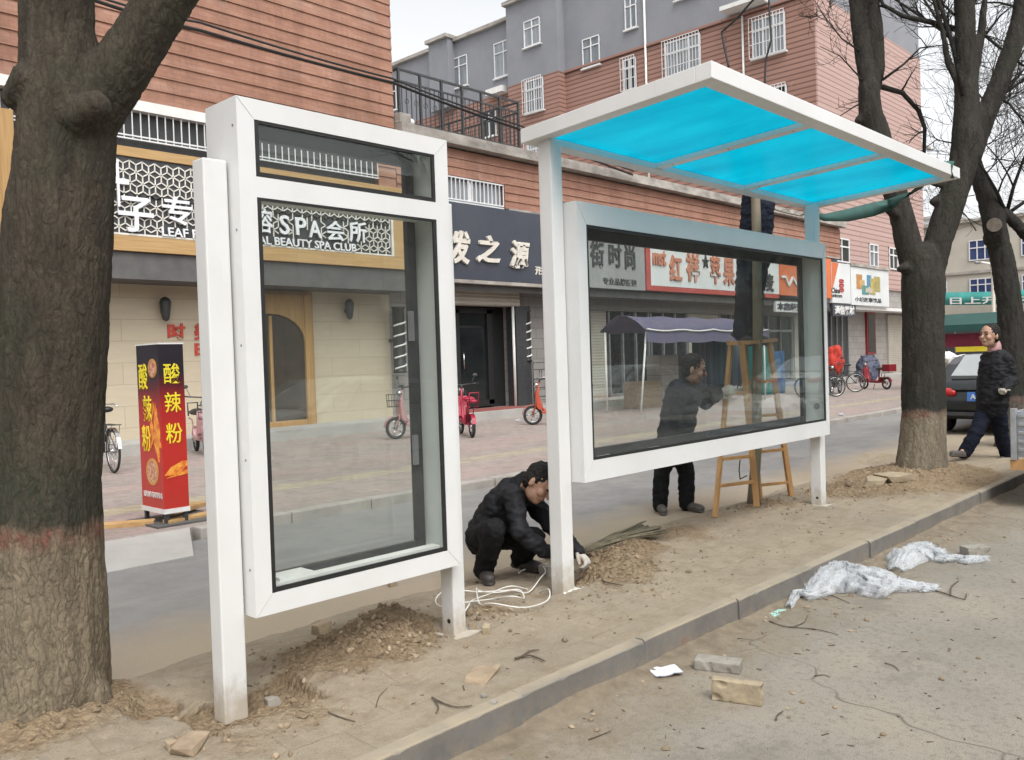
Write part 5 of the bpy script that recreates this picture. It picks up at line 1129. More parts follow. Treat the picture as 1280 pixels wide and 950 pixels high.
# ------------------------------------------------------------------ scooters, bicycles, car, cargo trike
def wheel(root, x, R, tw, name='wheel', spokes=18, mag=False, y=0):
    w = MB(); w.ring((x, y, R), (0, 1, 0), R-tw, tw, 30, 8); o = w.build(name, M['tyre'], root, world=False)
    w = MB(); w.ring((x, y, R), (0, 1, 0), R-2*tw-.004, .011, 28, 6); w.tube([(x, y-.05, R), (x, y+.05, R)], .035, 12)
    for k in range(5 if mag else spokes):
        a = 2*PI*k/(5 if mag else spokes); p = (x+math.cos(a)*(R-2*tw), y, R+math.sin(a)*(R-2*tw)); q = (x+math.cos(a+.25)*.03, y+(.03 if k % 2 else -.03)*(0 if mag else 1), R+math.sin(a+.25)*.03)
        w.tube([p, q], .014 if mag else .0022, 5)
    w.build('rim', M['chrome'], o, world=False)
def ebike(label, loc, rz, m, basket='wire', seatm='black', box=None, group=None):
    o = thing('electric_scooter', label, 'electric scooter', loc, rz, group); R = .225
    wheel(o, .56, R, .030, mag=True); wheel(o, -.56, R, .033, mag=True)
    f = MB(); f.tube([(.40, 0, .98), (.44, 0, .72), (.34, 0, .38), (.22, 0, .27), (-.2, 0, .26), (-.36, 0, .34), (-.56, 0, .225)], [.026, .030, .034, .036, .036, .03, .022], 10)
    f.tube([(-.18, 0, .28), (-.24, 0, .72)], .024, 8); f.tube([(-.32, .06, .30), (-.42, .08, .60), (-.80, .08, .62)], .012, 6); f.tube([(-.32, -.06, .30), (-.42, -.08, .60), (-.80, -.08, .62)], .012, 6)
    for s in (-.055, .055): f.tube([(.40, s*.6, .80), (.50, s, .42), (.56, s, R)], .014, 6); f.tube([(-.36, s, .34), (-.56, s*1.2, R)], .014, 6)
    f.build('frame', m, o, world=False)
    f = MB(); f.prism([(.40, .34), (.47, .40), (.50, .70), (.47, .80), (.43, .80), (.40, .60), (.33, .38)], lambda a, c, d: (a, d, c), -.13, .13); f.prism([(.36, .26), (.36, .32), (-.22, .33), (-.30, .45), (-.36, .45), (-.30, .24)], lambda a, c, d: (a, d, c), -.10, .10); f.build('fairing', m, o, world=False, bevel=.02)
    for x, a0, a1 in ((.56, .1, 2.6), (-.56, .5, 2.9)):
        g = MB(); pts = [(x+math.cos(a0+(a1-a0)*k/9)*(R+.022), R+math.sin(a0+(a1-a0)*k/9)*(R+.022)) for k in range(10)]
        for (a, c), (e, h) in zip(pts, pts[1:]): g.beam((a, 0, c), (e, 0, h), .085, .008, up=V((0, 1, 0)) if False else V((0, 0, 1)))
        g.build('mudguard', m, o, world=False)
    s = MB(); s.cap((-.13, 0, .75), (-.34, 0, .76), .075, .125, 14, flat=((0, 0, 1), .45)); s.build('saddle', M[seatm], o, world=False)
    s = MB(); s.cap((-.52, 0, .72), (-.74, 0, .73), .10, .10, 14, flat=((0, 0, 1), .4)); s.tube([(-.78, -.09, .66), (-.84, -.09, .90), (-.84, .09, .90), (-.78, .09, .66)], .014, 6); s.build('rear_seat', M[seatm], o, world=False)
    h = MB(); h.tube([(.40, 0, .95), (.38, 0, 1.03)], .022, 8); h.tube([(.28, .30, 1.06), (.36, .22, 1.05), (.38, 0, 1.03), (.36, -.22, 1.05), (.28, -.30, 1.06)], .013, 7); h.build('handlebar', M['dark'], o, world=False)
    for s in (-1, 1):
        h = MB(); h.tube([(.28, .30*s, 1.06), (.20, .33*s, 1.06)], .019, 8); h.build('grip', M['black'], o, world=False)
        h = MB(); h.tube([(.34, .2*s, 1.05), (.36, .27*s, 1.20)], .005, 5); h.ell((.35, .29*s, 1.23), (.012, .055, .035)); h.build('mirror', M['dark'], o, world=False)
    h = MB(); h.ell((.46, 0, .92), (.06, .07, .06)); h.build('headlight', M['chrome'], o, world=False)
    if basket == 'wire':
        g = MB()
        for z, k in ((.66, .85), (.78, .95), (.90, 1.0)): g.ring((.60, 0, z), (0, 0, 1), .14*k, .005, 20, 5)
        for k in range(14): a = 2*PI*k/14; g.tube([(.60+.119*math.cos(a), .119*math.sin(a), .66), (.60+.14*math.cos(a), .14*math.sin(a), .90)], .003, 4)
        g.build('basket', M['dark'], o, world=False)
    if box: g = MB(); g.box(-.88, -.52, -.17, .17, .66, .92); g.build('rear_box', M[box], o, world=False, bevel=.02)
    g = MB(); g.tube([(-.05, .06, .2), (-.12, .2, .02)], .012, 6); g.build('kickstand', M['dark'], o, world=False)
    return o
def bicycle(label, loc, rz, m, group=None, basket=True, lean=0):
    o = thing('bicycle', label, 'bicycle', loc, rz, group); R = .335
    wheel(o, .53, R, .019, spokes=24); wheel(o, -.53, R, .019, spokes=24)
    f = MB(); hd, st, bb = (.36, 0, .82), (-.16, 0, .80), (-.05, 0, .29)
    f.tube([hd, bb], .018, 8); f.tube([(.38, 0, .70), (.1, 0, .42), (-.1, 0, .45)], .015, 8); f.tube([bb, st], .016, 8)
    for s in (-.05, .05): f.tube([bb, (-.53, s, R)], .010, 6); f.tube([(-.15, 0, .76), (-.53, s, R)], .009, 6); f.tube([(.38, 0, .72), (.42, s, .6), (.53, s, R)], .010, 6)
    f.tube([(.34, 0, .72), (.36, 0, .98)], .016, 8); f.build('frame', m, o, world=False)
    s = MB(); s.tube([st, (-.18, 0, .92)], .013, 8); s.cap((-.08, 0, .95), (-.30, 0, .96), .04, .095, 12, flat=((0, 0, 1), .5)); s.build('saddle', M['black'], o, world=False)
    h = MB(); h.tube([(.12, .28, .98), (.28, .26, 1.02), (.37, .08, 1.02), (.37, -.08, 1.02), (.28, -.26, 1.02), (.12, -.28, .98)], .011, 7); h.build('handlebar', M['chrome'], o, world=False)
    for x, a0, a1 in ((.53, .2, 2.7), (-.53, .35, 3.0)):
        g = MB(); pts = [(x+math.cos(a0+(a1-a0)*k/10)*(R+.02), R+math.sin(a0+(a1-a0)*k/10)*(R+.02)) for k in range(11)]
        for (a, c), (e, k) in zip(pts, pts[1:]): g.beam((a, 0, c), (e, 0, k), .055, .005)
        g.build('mudguard', M['chrome'], o, world=False)
    g = MB()
    for s in (-.06, .06): g.tube([(-.22, s, .72), (-.78, s, .74)], .006, 5); g.tube([(-.70, s, .74), (-.53, s, R)], .005, 5)
    for k in range(6): g.tube([(-.28-k*.09, -.06, .735), (-.28-k*.09, .06, .735)], .005, 5)
    g.build('rear_rack', M['dark'], o, world=False)
    g = MB(); g.ring((-.05, .04, .29), (0, 1, 0), .085, .006, 20, 5); g.tube([(-.05, .05, .29), (.06, .06, .18), (.06, .14, .18)], .009, 6); g.tube([(-.05, -.05, .29), (-.16, -.06, .40), (-.16, -.14, .40)], .009, 6); g.build('crank', M['dark'], o, world=False)
    if basket:
        g = MB(); x0, x1 = .42, .70
        for z in (.70, .80, .90, .97):
            e = (z-.70)*.12; g.tube([(x0-e, -.15-e, z), (x1+e, -.15-e, z), (x1+e, .15+e, z), (x0-e, .15+e, z), (x0-e, -.15-e, z)], .004, 4, cap=False)
        for k in range(6): y = -.15+.06*k; g.tube([(x1, y, .70), (x1+.03, y*1.2, .97)], .003, 4); g.tube([(x0, y, .70), (x0-.03, y*1.2, .97)], .003, 4); g.tube([(x0, y, .70), (x1, y, .70)], .003, 4)
        g.build('basket', M['steel'], o, world=False)
    return o
def G0(x, y, z=-.02): p = at(x, y, z=z); return p
def heading(a, b_): return math.atan2(b_.y-a.y, b_.x-a.x)
def place2(fn, label, front, rear, m, **kw):
    """stand a two-wheeler on the paving with its wheels under two photo points"""
    a, c = G0(*front), G0(*rear); return fn(label, tuple((a+c)/2), heading(c, a), m, **kw)
place2(ebike, 'pale pink electric scooter parked by the beige slab wall, seen through the narrow display case', (496, 549), (556, 544), M['pink'], seatm='black')
p = G0(588, 547); ebike('crimson electric scooter with its rear wheel showing beside the narrow display case', tuple(p+V((.30, .42, 0))), math.radians(58), M['magenta'], seatm='magenta')
place2(ebike, 'orange-red electric scooter with white handlebar cover half hidden by the shelter post', (669, 531), (724, 529), M['orange'], basket=None)
c_ = G0(669, 531); k = MB(); pp = at(684, 474, Y=c_.y+.25); k.ell(pp, (.16, .24, .06)); tag(k.build('handlebar_cover', M['white2']), 'white quilted cover over the handlebar of the orange-red scooter', 'cover')
place2(ebike, 'dark red electric scooter with rear box, standing clear in front of the phone shop row', (1076, 486), (1113, 487), M['darkred'], box='darkred')
pk = G0(252, 560, -.02); ebike('pink electric scooter close to the slab wall behind the chilli-red advert box', tuple(at(251, 540, Y=15.0).xy)+(-.02,), math.radians(252), M['pink'], basket='wire')
hd = math.atan2(-RT.y, -RT.x); RH = V((RT.x, RT.y, 0)).normalized()
bicycle('black roadster bicycle with shiny mudguard, nearest the right edge of the glazed board', tuple(G0(1046, 496)-RH*.53), hd+.12, M['dark'])
bicycle('second dark bicycle parked beside the shiny-mudguard one, half behind it', tuple(G0(1069, 490)-RH*.53), hd-.15, M['dark'], basket=False)
bicycle('dark bicycle with front basket and pale mudguard, rear end showing from behind the nearest tree', tuple(at(137, 592, z=-.02)+V((.12, .52, 0))), math.radians(84), M['dark'])
ebike('grey electric scooter at the shop step behind the shiny-mudguard bicycle', (33.2, 14.8, -.02), math.radians(200), M['steel'], box='dark')
# draped covers
def cover(label, p, size, m, name, rot=0, seed=0):
    b = MB(); a, c, h = size
    b.ell(p+V((0, 0, h*.55)), (a, c, h*.5)); b.ell(p+V((a*.4*math.cos(rot), a*.4*math.sin(rot), h*.62)), (a*.5, c*.7, h*.42)); b.ell(p+V((-a*.3, 0, h*.3)), (a*.75, c, h*.38))
    return tag(b.blob(name, m, None, .03, 3, disp=wrinkle(.07, 4.5, (1, 1, .6))), label, 'cover')
rp = at(1044, 452, d=29.5); M['redcloth'] = pm("red_cloth", (.46, .04, .02), (.32, .025, .02), .85, 5)
cover('bright red cloth draped over a parked scooter beside the glazed board', rp+V((0, 0, -.42)), (.36, .30, .95), M['redcloth'], 'red_cloth')
ebike('scooter standing under the bright red cloth by the shops', (rp.x, rp.y, -.02), math.radians(190), M['dark'])
cover('blue-grey tarpaulin draped over a stacked load against the stone wall under the mosaic-picture sign', at(1085, 460, Y=15.7)+V((0, 0, -.62)), (.75, .5, 1.15), M['tarpgrey'], 'tarpaulin')
# wire rack by the salon
k = thing('wire_rack', 'small black wire rack standing by the salon door step', 'rack', (18.4, 16.3, .2)); b = MB()
for x in (18.05, 19.15): b.tube([(x, 16.3, .2), (x, 16.3, 1.45)], .022, 6)
for z in (.45, .7, .95, 1.2, 1.4): b.tube([(18.05, 16.3, z), (19.15, 16.3, z)], .012, 5); b.tube([(18.05, 16.1, z), (19.15, 16.1, z)], .012, 5)
b.build('shelf', M['dark'], k)

# dark saloon seen from behind
car = thing('parked_car', 'dark saloon car seen from behind with blue number plate, parked beyond the middle tree', 'car', (19.2, 4.68, -.12), math.radians(2))
M['carpaint'] = pm("dark_car_paint", (.008, .011, .012), (.012, .015, .016), .22, 1, coat=.15)
M['carglass'] = pm("hazy_rear_glass", (.34, .36, .36), (.28, .30, .31), .12, 1, spec=.8)
prof = [(-2.2, .35), (-2.25, .55), (-2.22, .78), (-2.12, .93), (-1.75, 1.0), (-1.35, 1.28), (-1.0, 1.41), (-.2, 1.46), (.5, 1.38), (1.05, 1.05), (1.2, .98), (1.95, .86), (2.25, .68), (2.3, .42), (2.2, .28), (-2.1, .28)]
b = MB(); n = len(prof); rows = [(-.82, .97, .30), (-.88, .985, 0), (-.60, 1.0, 0), (0, 1.0, 0), (.60, 1.0, 0), (.88, .985, 0), (.82, .97, .3)]
vs = []
for y, kz, _ in ((-.84, .0, 0), (-.90, .5, 0), (-.70, .96, 0), (0, 1, 0), (.70, .96, 0), (.90, .5, 0), (.84, 0, 0)):
    for x, z in prof:
        tum = max(0, z-.95); yy = y*(1-.32*tum); zz = z if abs(y) < .8 else min(z, z) ; vs.append((x*(1-.012*abs(y)), yy, zz - (.02*abs(y) if z > .9 else 0)))
R_ = 7
fs = [(r*n+k, (r+1)*n+k, (r+1)*n+(k+1) % n, r*n+(k+1) % n) for r in range(R_-1) for k in range(n)]
b.add(vs, fs, 0, True); b.add(vs[:n], [tuple(range(n))], 0); b.add(vs[-n:], [tuple(range(n))[::-1]], 0)
b.build('body', M['carpaint'], car, world=False)
def cq(b, pts, off=.012):
    P = [V(p) for p in pts]; nrm = (P[1]-P[0]).cross(P[2]-P[0]).normalized(); b.add([p+nrm*off for p in P]+[p-nrm*off for p in P], [(0,1,2,3),(7,6,5,4),(0,4,5,1),(1,5,6,2),(2,6,7,3),(3,7,4,0)])
b = MB(); cq(b, [(-1.74, .64, 1.03), (-1.74, -.64, 1.03), (-1.06, -.56, 1.41), (-1.06, .56, 1.41)], .035); b.build('rear_window', M['carglass'], car, world=False)
for s in (-1, 1):
    b = MB(); cq(b, [(-1.3, .86*s, 1.0), (.95, .86*s, 1.0), (.4, .76*s, 1.32), (-.95, .75*s, 1.36)]); b.build('side_window', M['darkglass'], car, world=False)
    b = MB(); b.cap((-2.22, .50*s, .77), (-2.13, .84*s, .80), .07, .09, 12); b.build('tail_light', M['red'], car, world=False)
    for x in (-1.38, 1.4):
        w = MB(); w.ring((x, .80*s, .31), (0, 1, 0), .215, .095, 26, 10); o = w.build('wheel', M['tyre'], car, world=False); w = MB(); w.tube([(x, .78*s, .31), (x, .88*s, .31)], .19, 20); w.build('rim', M['steel'], o, world=False)
    b = MB(); b.ell((.75, .98*s, 1.02), (.07, .11, .07)); b.build('wing_mirror', M['carpaint'], car, world=False)
b = MB(); b.box(-2.30, -2.24, -.24, .24, .62, .78); b.build('number_plate', pm("plate_blue", (.06, .20, .55), (.05, .17, .48), .4, 4), car, world=False)
me = text("A 3716", 0, .38, .655, .745, 0, M['white2'], None, "plate_lettering", .008, .02, frame=lambda u, w, d: (-2.301-d, .19-u, w)); me.parent = car
b = MB(); b.box(-2.27, -2.2, -.86, .86, .36, .42); b.box(-2.26, -2.2, -.5, .5, .82, .85); b.build('bumper_trim', M['dark'], car, world=False)

# pale cars across the near lane, mirrored in the glass
for (x, y, lab) in ((16.6, -4.6, 'white saloon car across the near lane, mirrored in the middle of the notice board'), (26.5, -4.6, 'white saloon car across the near lane, mirrored at the right end of the notice board'), (9.0, -4.7, 'white saloon car across the near lane, mirrored in the salon door')):
    c_ = dup(car, (x, y, -.15), 0, lab)
    for ch in c_.children:
        if ch.name.startswith('body'): ch.material_slots[0].link = 'OBJECT'; ch.material_slots[0].material = M['carwhite']
# silver cargo trike, its tailboard at the right edge
ck = thing('cargo_trike', 'silver three-wheeled cargo trike with corrugated tailboard over an orange plank, cut by the right edge', 'cargo trike', (9.8, 1.8, -.15))
M['alu'] = pm("scuffed_aluminium", (.50, .51, .53), (.36, .37, .40), .42, 7, metal=.7, bump=.1)
b = MB(); b.box(9.82, 9.86, 1.15, 2.40, .36, .82); b.box(9.86, 11.6, 2.36, 2.40, .36, .82); b.box(9.86, 11.6, 1.15, 1.19, .36, .82); b.box(9.86, 11.6, 1.19, 2.36, .36, .40)
for k in range(5): b.box(9.79, 9.818, 1.2, 2.34, .42+k*.085, .455+k*.085)
for y in (1.15, 2.36): b.box(9.785, 9.85, y-.005, y+.05, .33, .85)
b.build('cargo_box', M['alu'], ck, bevel=.006)
b = MB(); b.box(9.80, 9.84, 1.2, 2.42, .235, .335); b.build('plank', M['timber'], ck)
b = MB(); b.box(9.84, 12.9, 1.3, 1.38, .12, .24); b.box(9.84, 12.9, 2.15, 2.23, .12, .24); b.box(9.9, 10.0, 1.3, 2.23, .1, .22); b.tube([(12.9, 1.77, .2), (13.3, 1.77, .75), (13.2, 1.77, 1.0)], .04, 8); b.build('chassis', M['dark'], ck)
for x, y in ((10.35, 1.25), (10.35, 2.28), (13.5, 1.77)):
    w = MB(); w.ring((x, y, .12), (0, 1, 0), .20, .065, 24, 8); o = w.build('wheel', M['tyre'], ck); w = MB(); w.tube([(x, y-.05, .12), (x, y+.05, .12)], .13, 16); w.build('rim', M['steel'], o)
b = MB(); b.box(11.75, 12.4, 1.4, 2.1, .35, .62); b.build('seat', M['black'], ck, bevel=.04)
b = MB(); b.tube([(13.05, 1.35, 1.05), (13.2, 1.77, 1.0), (13.05, 2.2, 1.05)], .02, 8); b.build('handlebar', M['dark'], ck)
sk = MB(); sk.ell((10.2, 2.1, .78), (.3, .22, .16)); sk.ell((10.55, 1.8, .74), (.3, .3, .2)); tag(sk.blob('sack', M['white2'], None, .02, 2, disp=wrinkle(.03, 7)), 'white sack lying in the bed of the silver cargo trike', 'sack')

# ------------------------------------------------------------------ advert light box
ab = thing('advert_box', 'tall red and black advert box for hot sour noodles on four legs on the forecourt', 'advert box', (4.0, 8.65, -.02))
ax0, ax1, ay0, ay1, az0, az1 = 3.82, 4.075, 8.37, 8.87, .13, 1.765
def advert():
    t = NT("advert_print"); z = t.sep()[2]; n = t.noise(5, 3, .6)
    col = t.ramp(t.math('ADD', t.math('MULTIPLY', t.math('SUBTRACT', z, .13), .608), t.math('MULTIPLY', t.math('SUBTRACT', n, .5), .10)), [(0, (.42, .03, .022)), (.40, (.45, .028, .02)), (.60, (.36, .02, .02)), (.74, (.10, .012, .016)), (.82, (.018, .014, .02))])
    t.bsdf(col, .35); return t.mat
b = MB(); b.box(ax0, ax1, ay0, ay1, az0, az1); b.build('panel', advert(), ab, bevel=.006)
b = MB(); b.box(ax0-.006, ax1+.006, ay0-.006, ay1+.006, az0-.035, az0+.012); b.box(ax0-.004, ax1+.004, ay0-.004, ay1+.004, az1-.002, az1+.012); b.build('trim', M['white2'], ab)
for x in (ax0+.03, ax1-.03):
    for y in (ay0+.03, ay1-.03): b = MB(); b.box(x-.018, x+.018, y-.018, y+.018, 0.0, az0-.03); b.build('leg', M['dark'], ab)
b = MB(); b.box(ax0-.12, ax1+.35, ay0-.10, ay1+.1, -.018, .0); b.build('base_sheet', M['darkgrey'], ab)
for ch, zc in (("酸", 1.475), ("辣", 1.19), ("粉", .885)): text(ch, ax0+.045, ax1-.045, zc-.10, zc+.10, ay0, M['yellow'], ab, "lettering", .006, .006)
fr = lambda u, w, d: (ax0-d, ay1-u, w)
for ch, u, zc in (("酸", .15, 1.45), ("辣", .22, 1.13), ("粉", .17, .83)): text(ch, u-.10, u+.09, zc-.13, zc+.13, 0, M['yellow'], ab, "lettering", .006, .004, frame=fr)
text("现场制作美味等你来", 0.05, .47, .24, .30, 0, M['white2'], ab, "lettering", .004, .0, frame=fr)
M['flame'] = pm("flame_print", (.80, .36, .05), (.62, .14, .03), .4, 14, lo=.4, hi=.6)
fl = MB(); rr = random.Random(6)
for k in range(13):
    u = .27+rr.uniform(-.02, .2); z = .60+rr.uniform(0, .28); h = rr.uniform(.2, .45); wv = rr.uniform(.018, .04); ph = rr.random()*6
    o1 = []; o2 = []
    for i in range(9): s = i/8; c = u+.03*math.sin(ph+s*5); ww = wv*(1-s)**.7*(.6+.8*s*(1-s)*2); o1.append((c-ww, z+h*s)); o2.append((c+ww, z+h*s))
    fl.prism(o1+o2[::-1], lambda a, c, d: (ax0-.0008-d, ay1-a, c), 0, .0015+.0004*k)
fl.build('flame_picture', M['flame'], ab)
def disc(b, u, z, r, d0, d1, face=0):
    b.prism([(u+r*math.cos(2*PI*k/24), z+r*math.sin(2*PI*k/24)) for k in range(24)], (lambda a, c, d: (ax0-d, ay1-a, c)) if not face else (lambda a, c, d: (ax0+a, ay0-d, c)), d0, d1)
for u, z, r in ((.27, .50, .135), (.36, 1.53, .095)):
    b = MB(); disc(b, u, z, r, 0, .004); b.build('bowl_picture', pm("bowl_rim_%d" % int(r*1000), (.60, .36, .08), (.5, .22, .05), .4, 5), ab); b = MB(); disc(b, u, z, r*.82, .0042, .0052); b.build('noodle_picture', pm("noodles_%d" % int(r*1000), (.42, .13, .07), (.62, .40, .26), .5, 26, lo=.42, hi=.58), ab)
b = MB(); b.prism([(.01, .47), (.08, .55), (.20, .60), (.25, .60), (.25, .55), (.15, .47)], lambda a, c, d: (ax0+a, ay0-d, c), 0, .002); b.prism([(.02, .44), (.25, .52), (.25, .47)], lambda a, c, d: (ax0+a, ay0-d, c), .0025, .004); b.build('swirl_picture', M['flame'], ab)
def plankobj(label, px, py, L, rz, z=.0, w=.12, h=.05, name='plank'):
    p = at(px, py, z=-.02); b = MB(); b.obox((p.x, p.y, -.02+h/2+z), (L, w, h), Euler((.04, 0, rz)))
    return tag(b.build(name, M['plank'], bevel=.006), label, 'plank')
plankobj('short orange-brown plank lying to the left of the advert box', 161, 658, .48, -.55)
plankobj('split plank on the kerb side to the right of the advert box, topmost of two', 232, 644, .55, .5, .05); plankobj('pale plank under the split one, right of the advert box', 240, 650, .6, .2, 0)

# ------------------------------------------------------------------ ladder
ld = thing('step_ladder', 'orange-brown wooden trestle ladder standing behind the shelter notice board', 'ladder', (7.8, 4.2, -.1))
def gz(x, y):
    z = 0.0
    for _ in range(6): p = at(x, y, z=z); z = soil_h(p.x, p.y)[0] if p.y < 4.7 else -.12
    return p
fL, fM, fR = gz(893.7, 647), gz(946, 633), gz(989, 620)
cen = (fL+fR)/2; fN = fL + (fR-fM) + V((0, 0, 0)); dz = 1.60
tL, tM, tR = (at(px, 429, d=(q-V((0, 0, CAM_H))).dot(FW)*k) for px, q, k in ((913.6, fL, 1.045), (927, fM, 1.0), (961.5, fR, .985)))
fN = fM + (fR-fL)*0 + V((.55, .25, -.02)); tN = tM + V((.25, .12, 0))
pairs = [(fL, tL), (fM, tM), (fR, tR), (fN, tN)]
for a, c in pairs: b = MB(); b.beam(a, c+(c-a)*.015, .035, .055); b.build('leg', M['timber'], ld, bevel=.004)
def rung(A, Bq, ya, yb, r=.017):
    def on(pr, z): a, c = pr; s = (z-a.z)/(c.z-a.z); return a+(c-a)*s
    b = MB(); b.beam(on(A, ya), on(Bq, yb), .03, .03); b.build('rung', M['timber'], ld, bevel=.004)
L_, M_, R_2, N_ = pairs
for z in (.28, .52, .80, 1.12): rung(L_, M_, z, z)
for z in (.16, .50, .86, 1.2): rung(N_, R_2, z, z)
b = MB(); b.beam(tL, tM, .16, .035); b.build('step_top', M['timber'], ld); b = MB(); b.beam(tM+V((0, 0, .0)), tR+V((0, 0, .03)), .18, .03); b.build('step_top', M['timber'], ld)
b = MB(); p = at(925, 575, d=8.35); b.tube([p, p+V((.03, .03, -.1)), p+V((.10, .06, -.2)), p+V((.16, .02, -.17))], .006, 5); tag(b.build('tie_wire', M['wire']), 'loop of black tie wire hanging from the ladder rung', 'wire')
# webbing strap: roof end -> round the tree limb -> roof corner
st = MB(); pts = [at(1010, 266, d=8.45), at(1030, 272, d=8.6), at(1060, 269, d=9.0), at(1090, 262, d=9.5), at(1112, 256, d=9.75), at(1128, 246, d=9.4), at(1150, 233, d=8.9), at(1166, 219, d=8.2), V((8.07, 2.39, 2.955)), V((8.06, 2.388, 3.05)), V((8.0, 2.5, 3.06))]
w_ = [.02, .035, .065, .075, .065, .03, .028, .028, .028, .028, .028]; vs = []
for k, p in enumerate(pts):
    t = (pts[min(k+1, len(pts)-1)]-pts[max(k-1, 0)]).normalized(); side = V((0, 0, 1)) if k < 6 else (t.cross(FW)).normalized()
    side = (side - t*side.dot(t)).normalized(); nn = t.cross(side)*.003
    vs += [p+side*w_[k]+nn, p-side*w_[k]+nn, p+side*w_[k]-nn, p-side*w_[k]-nn]
fs = []
for k in range(len(pts)-1): a = 4*k; fs += [(a, a+1, a+5, a+4), (a+2, a+6, a+7, a+3), (a, a+4, a+6, a+2), (a+1, a+3, a+7, a+5)]
st.add(vs, fs, 0, True); tag(st.build('webbing_strap', pm("green_webbing", (.03, .11, .09), (.035, .075, .065), .7, 6)), 'dark green webbing strap tied from the shelter roof to the middle tree limb', 'strap')

# ------------------------------------------------------------------ litter and rubble round the posts
def onsoil(x, y): return gz(x, y)
def brick(label, px, py, size, rz, m, z=-.15, rx=0, ry=0, name='brick'):
    p = at(px, py, z=z); b = MB(); L, w, h = size; rot = Euler((rx, ry, rz)); Mx = rot.to_matrix()
    hz = abs((Mx @ V((0, 0, h/2))).z)+abs((Mx @ V((0, w/2, 0))).z)+abs((Mx @ V((L/2, 0, 0))).z)
    b.obox((p.x, p.y, z+hz-.002), size, rot)
    def chip(c, n): k = noise.noise(c*22); return -.010*max(0, k-.18)*2.2 + .0015*noise.noise(c*60)
    return tag(b.blob(name, M[m], None, .0055, 2, disp=chip), label, 'brick')
brick('tan brick lying on its long edge on the near lane', 922, 877, (.235, .055, .105), math.radians(-72), 'brick_tan')
brick('grey-green brick lying flat behind the tan brick', 898, 836, (.235, .11, .055), math.radians(-70), 'brick_grey')
brick('grey brick end sticking out of the smaller plastic sheet', 1219, 693, (.20, .11, .07), math.radians(-35), 'brick_grey')
def paperobj():
    b = MB(); p = at(832, 842, z=-.15); n = 6; vs = []; rr = random.Random(9)
    for lay in (0, .004):
        for j in range(n+1):
            for i in range(n+1):
                u, w = (i/n-.5)*.15, (j/n-.5)*.125; r = math.radians(-35); vs.append((p.x+u*math.cos(r)-w*math.sin(r), p.y+u*math.sin(r)+w*math.cos(r), -.142+lay+.012*abs(noise.noise(V((u*22, w*22, 3))))+.02*max(0, u*5)))
    fs = [(j*(n+1)+i, j*(n+1)+i+1, (j+1)*(n+1)+i+1, (j+1)*(n+1)+i) for j in range(n) for i in range(n)]
    N = (n+1)**2; fs += [tuple(N+k for k in f[::-1]) for f in fs]; b.add(vs, fs, 0)
    o = thing('paper', 'crumpled white printed leaflet lying in the gutter near the bricks', 'paper', tuple(p)); b.build('sheet', M['paper'], o)
paperobj()
def wrap(label, ctrl, seed):
    """thin film lying in deep folds along a chain of (px, py, half width, height); two overlapping layers"""
    b = MB(); P = [at(x, y, z=-.15) for x, y, _, _ in ctrl]; nu, nv = 90, 26; rr = random.Random(int(seed*10))
    for lay in range(2):
        vs = []
        for i in range(nu+1):
            t = i/nu*(len(P)-1); k = min(int(t), len(P)-2); w = t-k; w = w*w*(3-2*w)
            c = P[k].lerp(P[k+1], w); r = ctrl[k][2]+(ctrl[k+1][2]-ctrl[k][2])*w; h = ctrl[k][3]+(ctrl[k+1][3]-ctrl[k][3])*w
            tan = (P[min(k+1, len(P)-1)]-P[max(k-1, 0)]).normalized(); ac = V((-tan.y, tan.x, 0))
            jit = 1+.35*noise.noise(V((t*2.3, seed, lay*5)))
            for j in range(nv+1):
                v = (j/nv*2-1); s = 1+.25*noise.noise(V((t*3.1, v, seed+3)))
                q = c + ac*(v*r*jit*s) + tan*(.05*noise.noise(V((v*2.5, t*1.5, seed+9+lay))))
                fold = 1-2*abs(noise.noise(V((t*1.1+lay*7, v*3.2*(1+.3*math.sin(t)), seed)))); fine = 1-2*abs(noise.noise(V((t*4.2, v*6.5, seed+lay*3))))
                zz = h*.78*max(0, 1-v*v)**.6*(.35+.65*max(0, fold)) + .014*fine*(1-.4*abs(v)) + lay*.012
                vs.append((q.x, q.y, -.146+max(.001+lay*.003, zz)))
        fs = [(i*(nv+1)+j, (i+1)*(nv+1)+j, (i+1)*(nv+1)+j+1, i*(nv+1)+j+1) for i in range(nu) for j in range(nv) if noise.noise(V((i*.09, j*.22, seed+lay*20))) > -.42]
        b.add(vs, fs, 0, True)
    o = tag(b.build('plastic_sheet', M['wrap']), label, 'plastic sheet'); md = o.modifiers.new("film", 'SOLIDIFY'); md.thickness = .0012
    return o
wrap('large crumpled clear plastic sheet against the kerb', [(986, 762, .02, .03), (994, 748, .035, .05), (1010, 750, .04, .06), (1030, 735, .17, .13), (1052, 726, .24, .17), (1078, 733, .25, .16), (1100, 740, .20, .11), (1124, 736, .13, .07), (1150, 737, .09, .035), (1174, 738, .05, .02)], 1.0)
wrap('smaller crumpled clear plastic sheet wrapped round a brick end', [(1120, 716, .05, .04), (1136, 700, .15, .11), (1158, 692, .16, .10), (1180, 702, .10, .045), (1206, 703, .07, .035), (1234, 702, .05, .03)], 5.0)
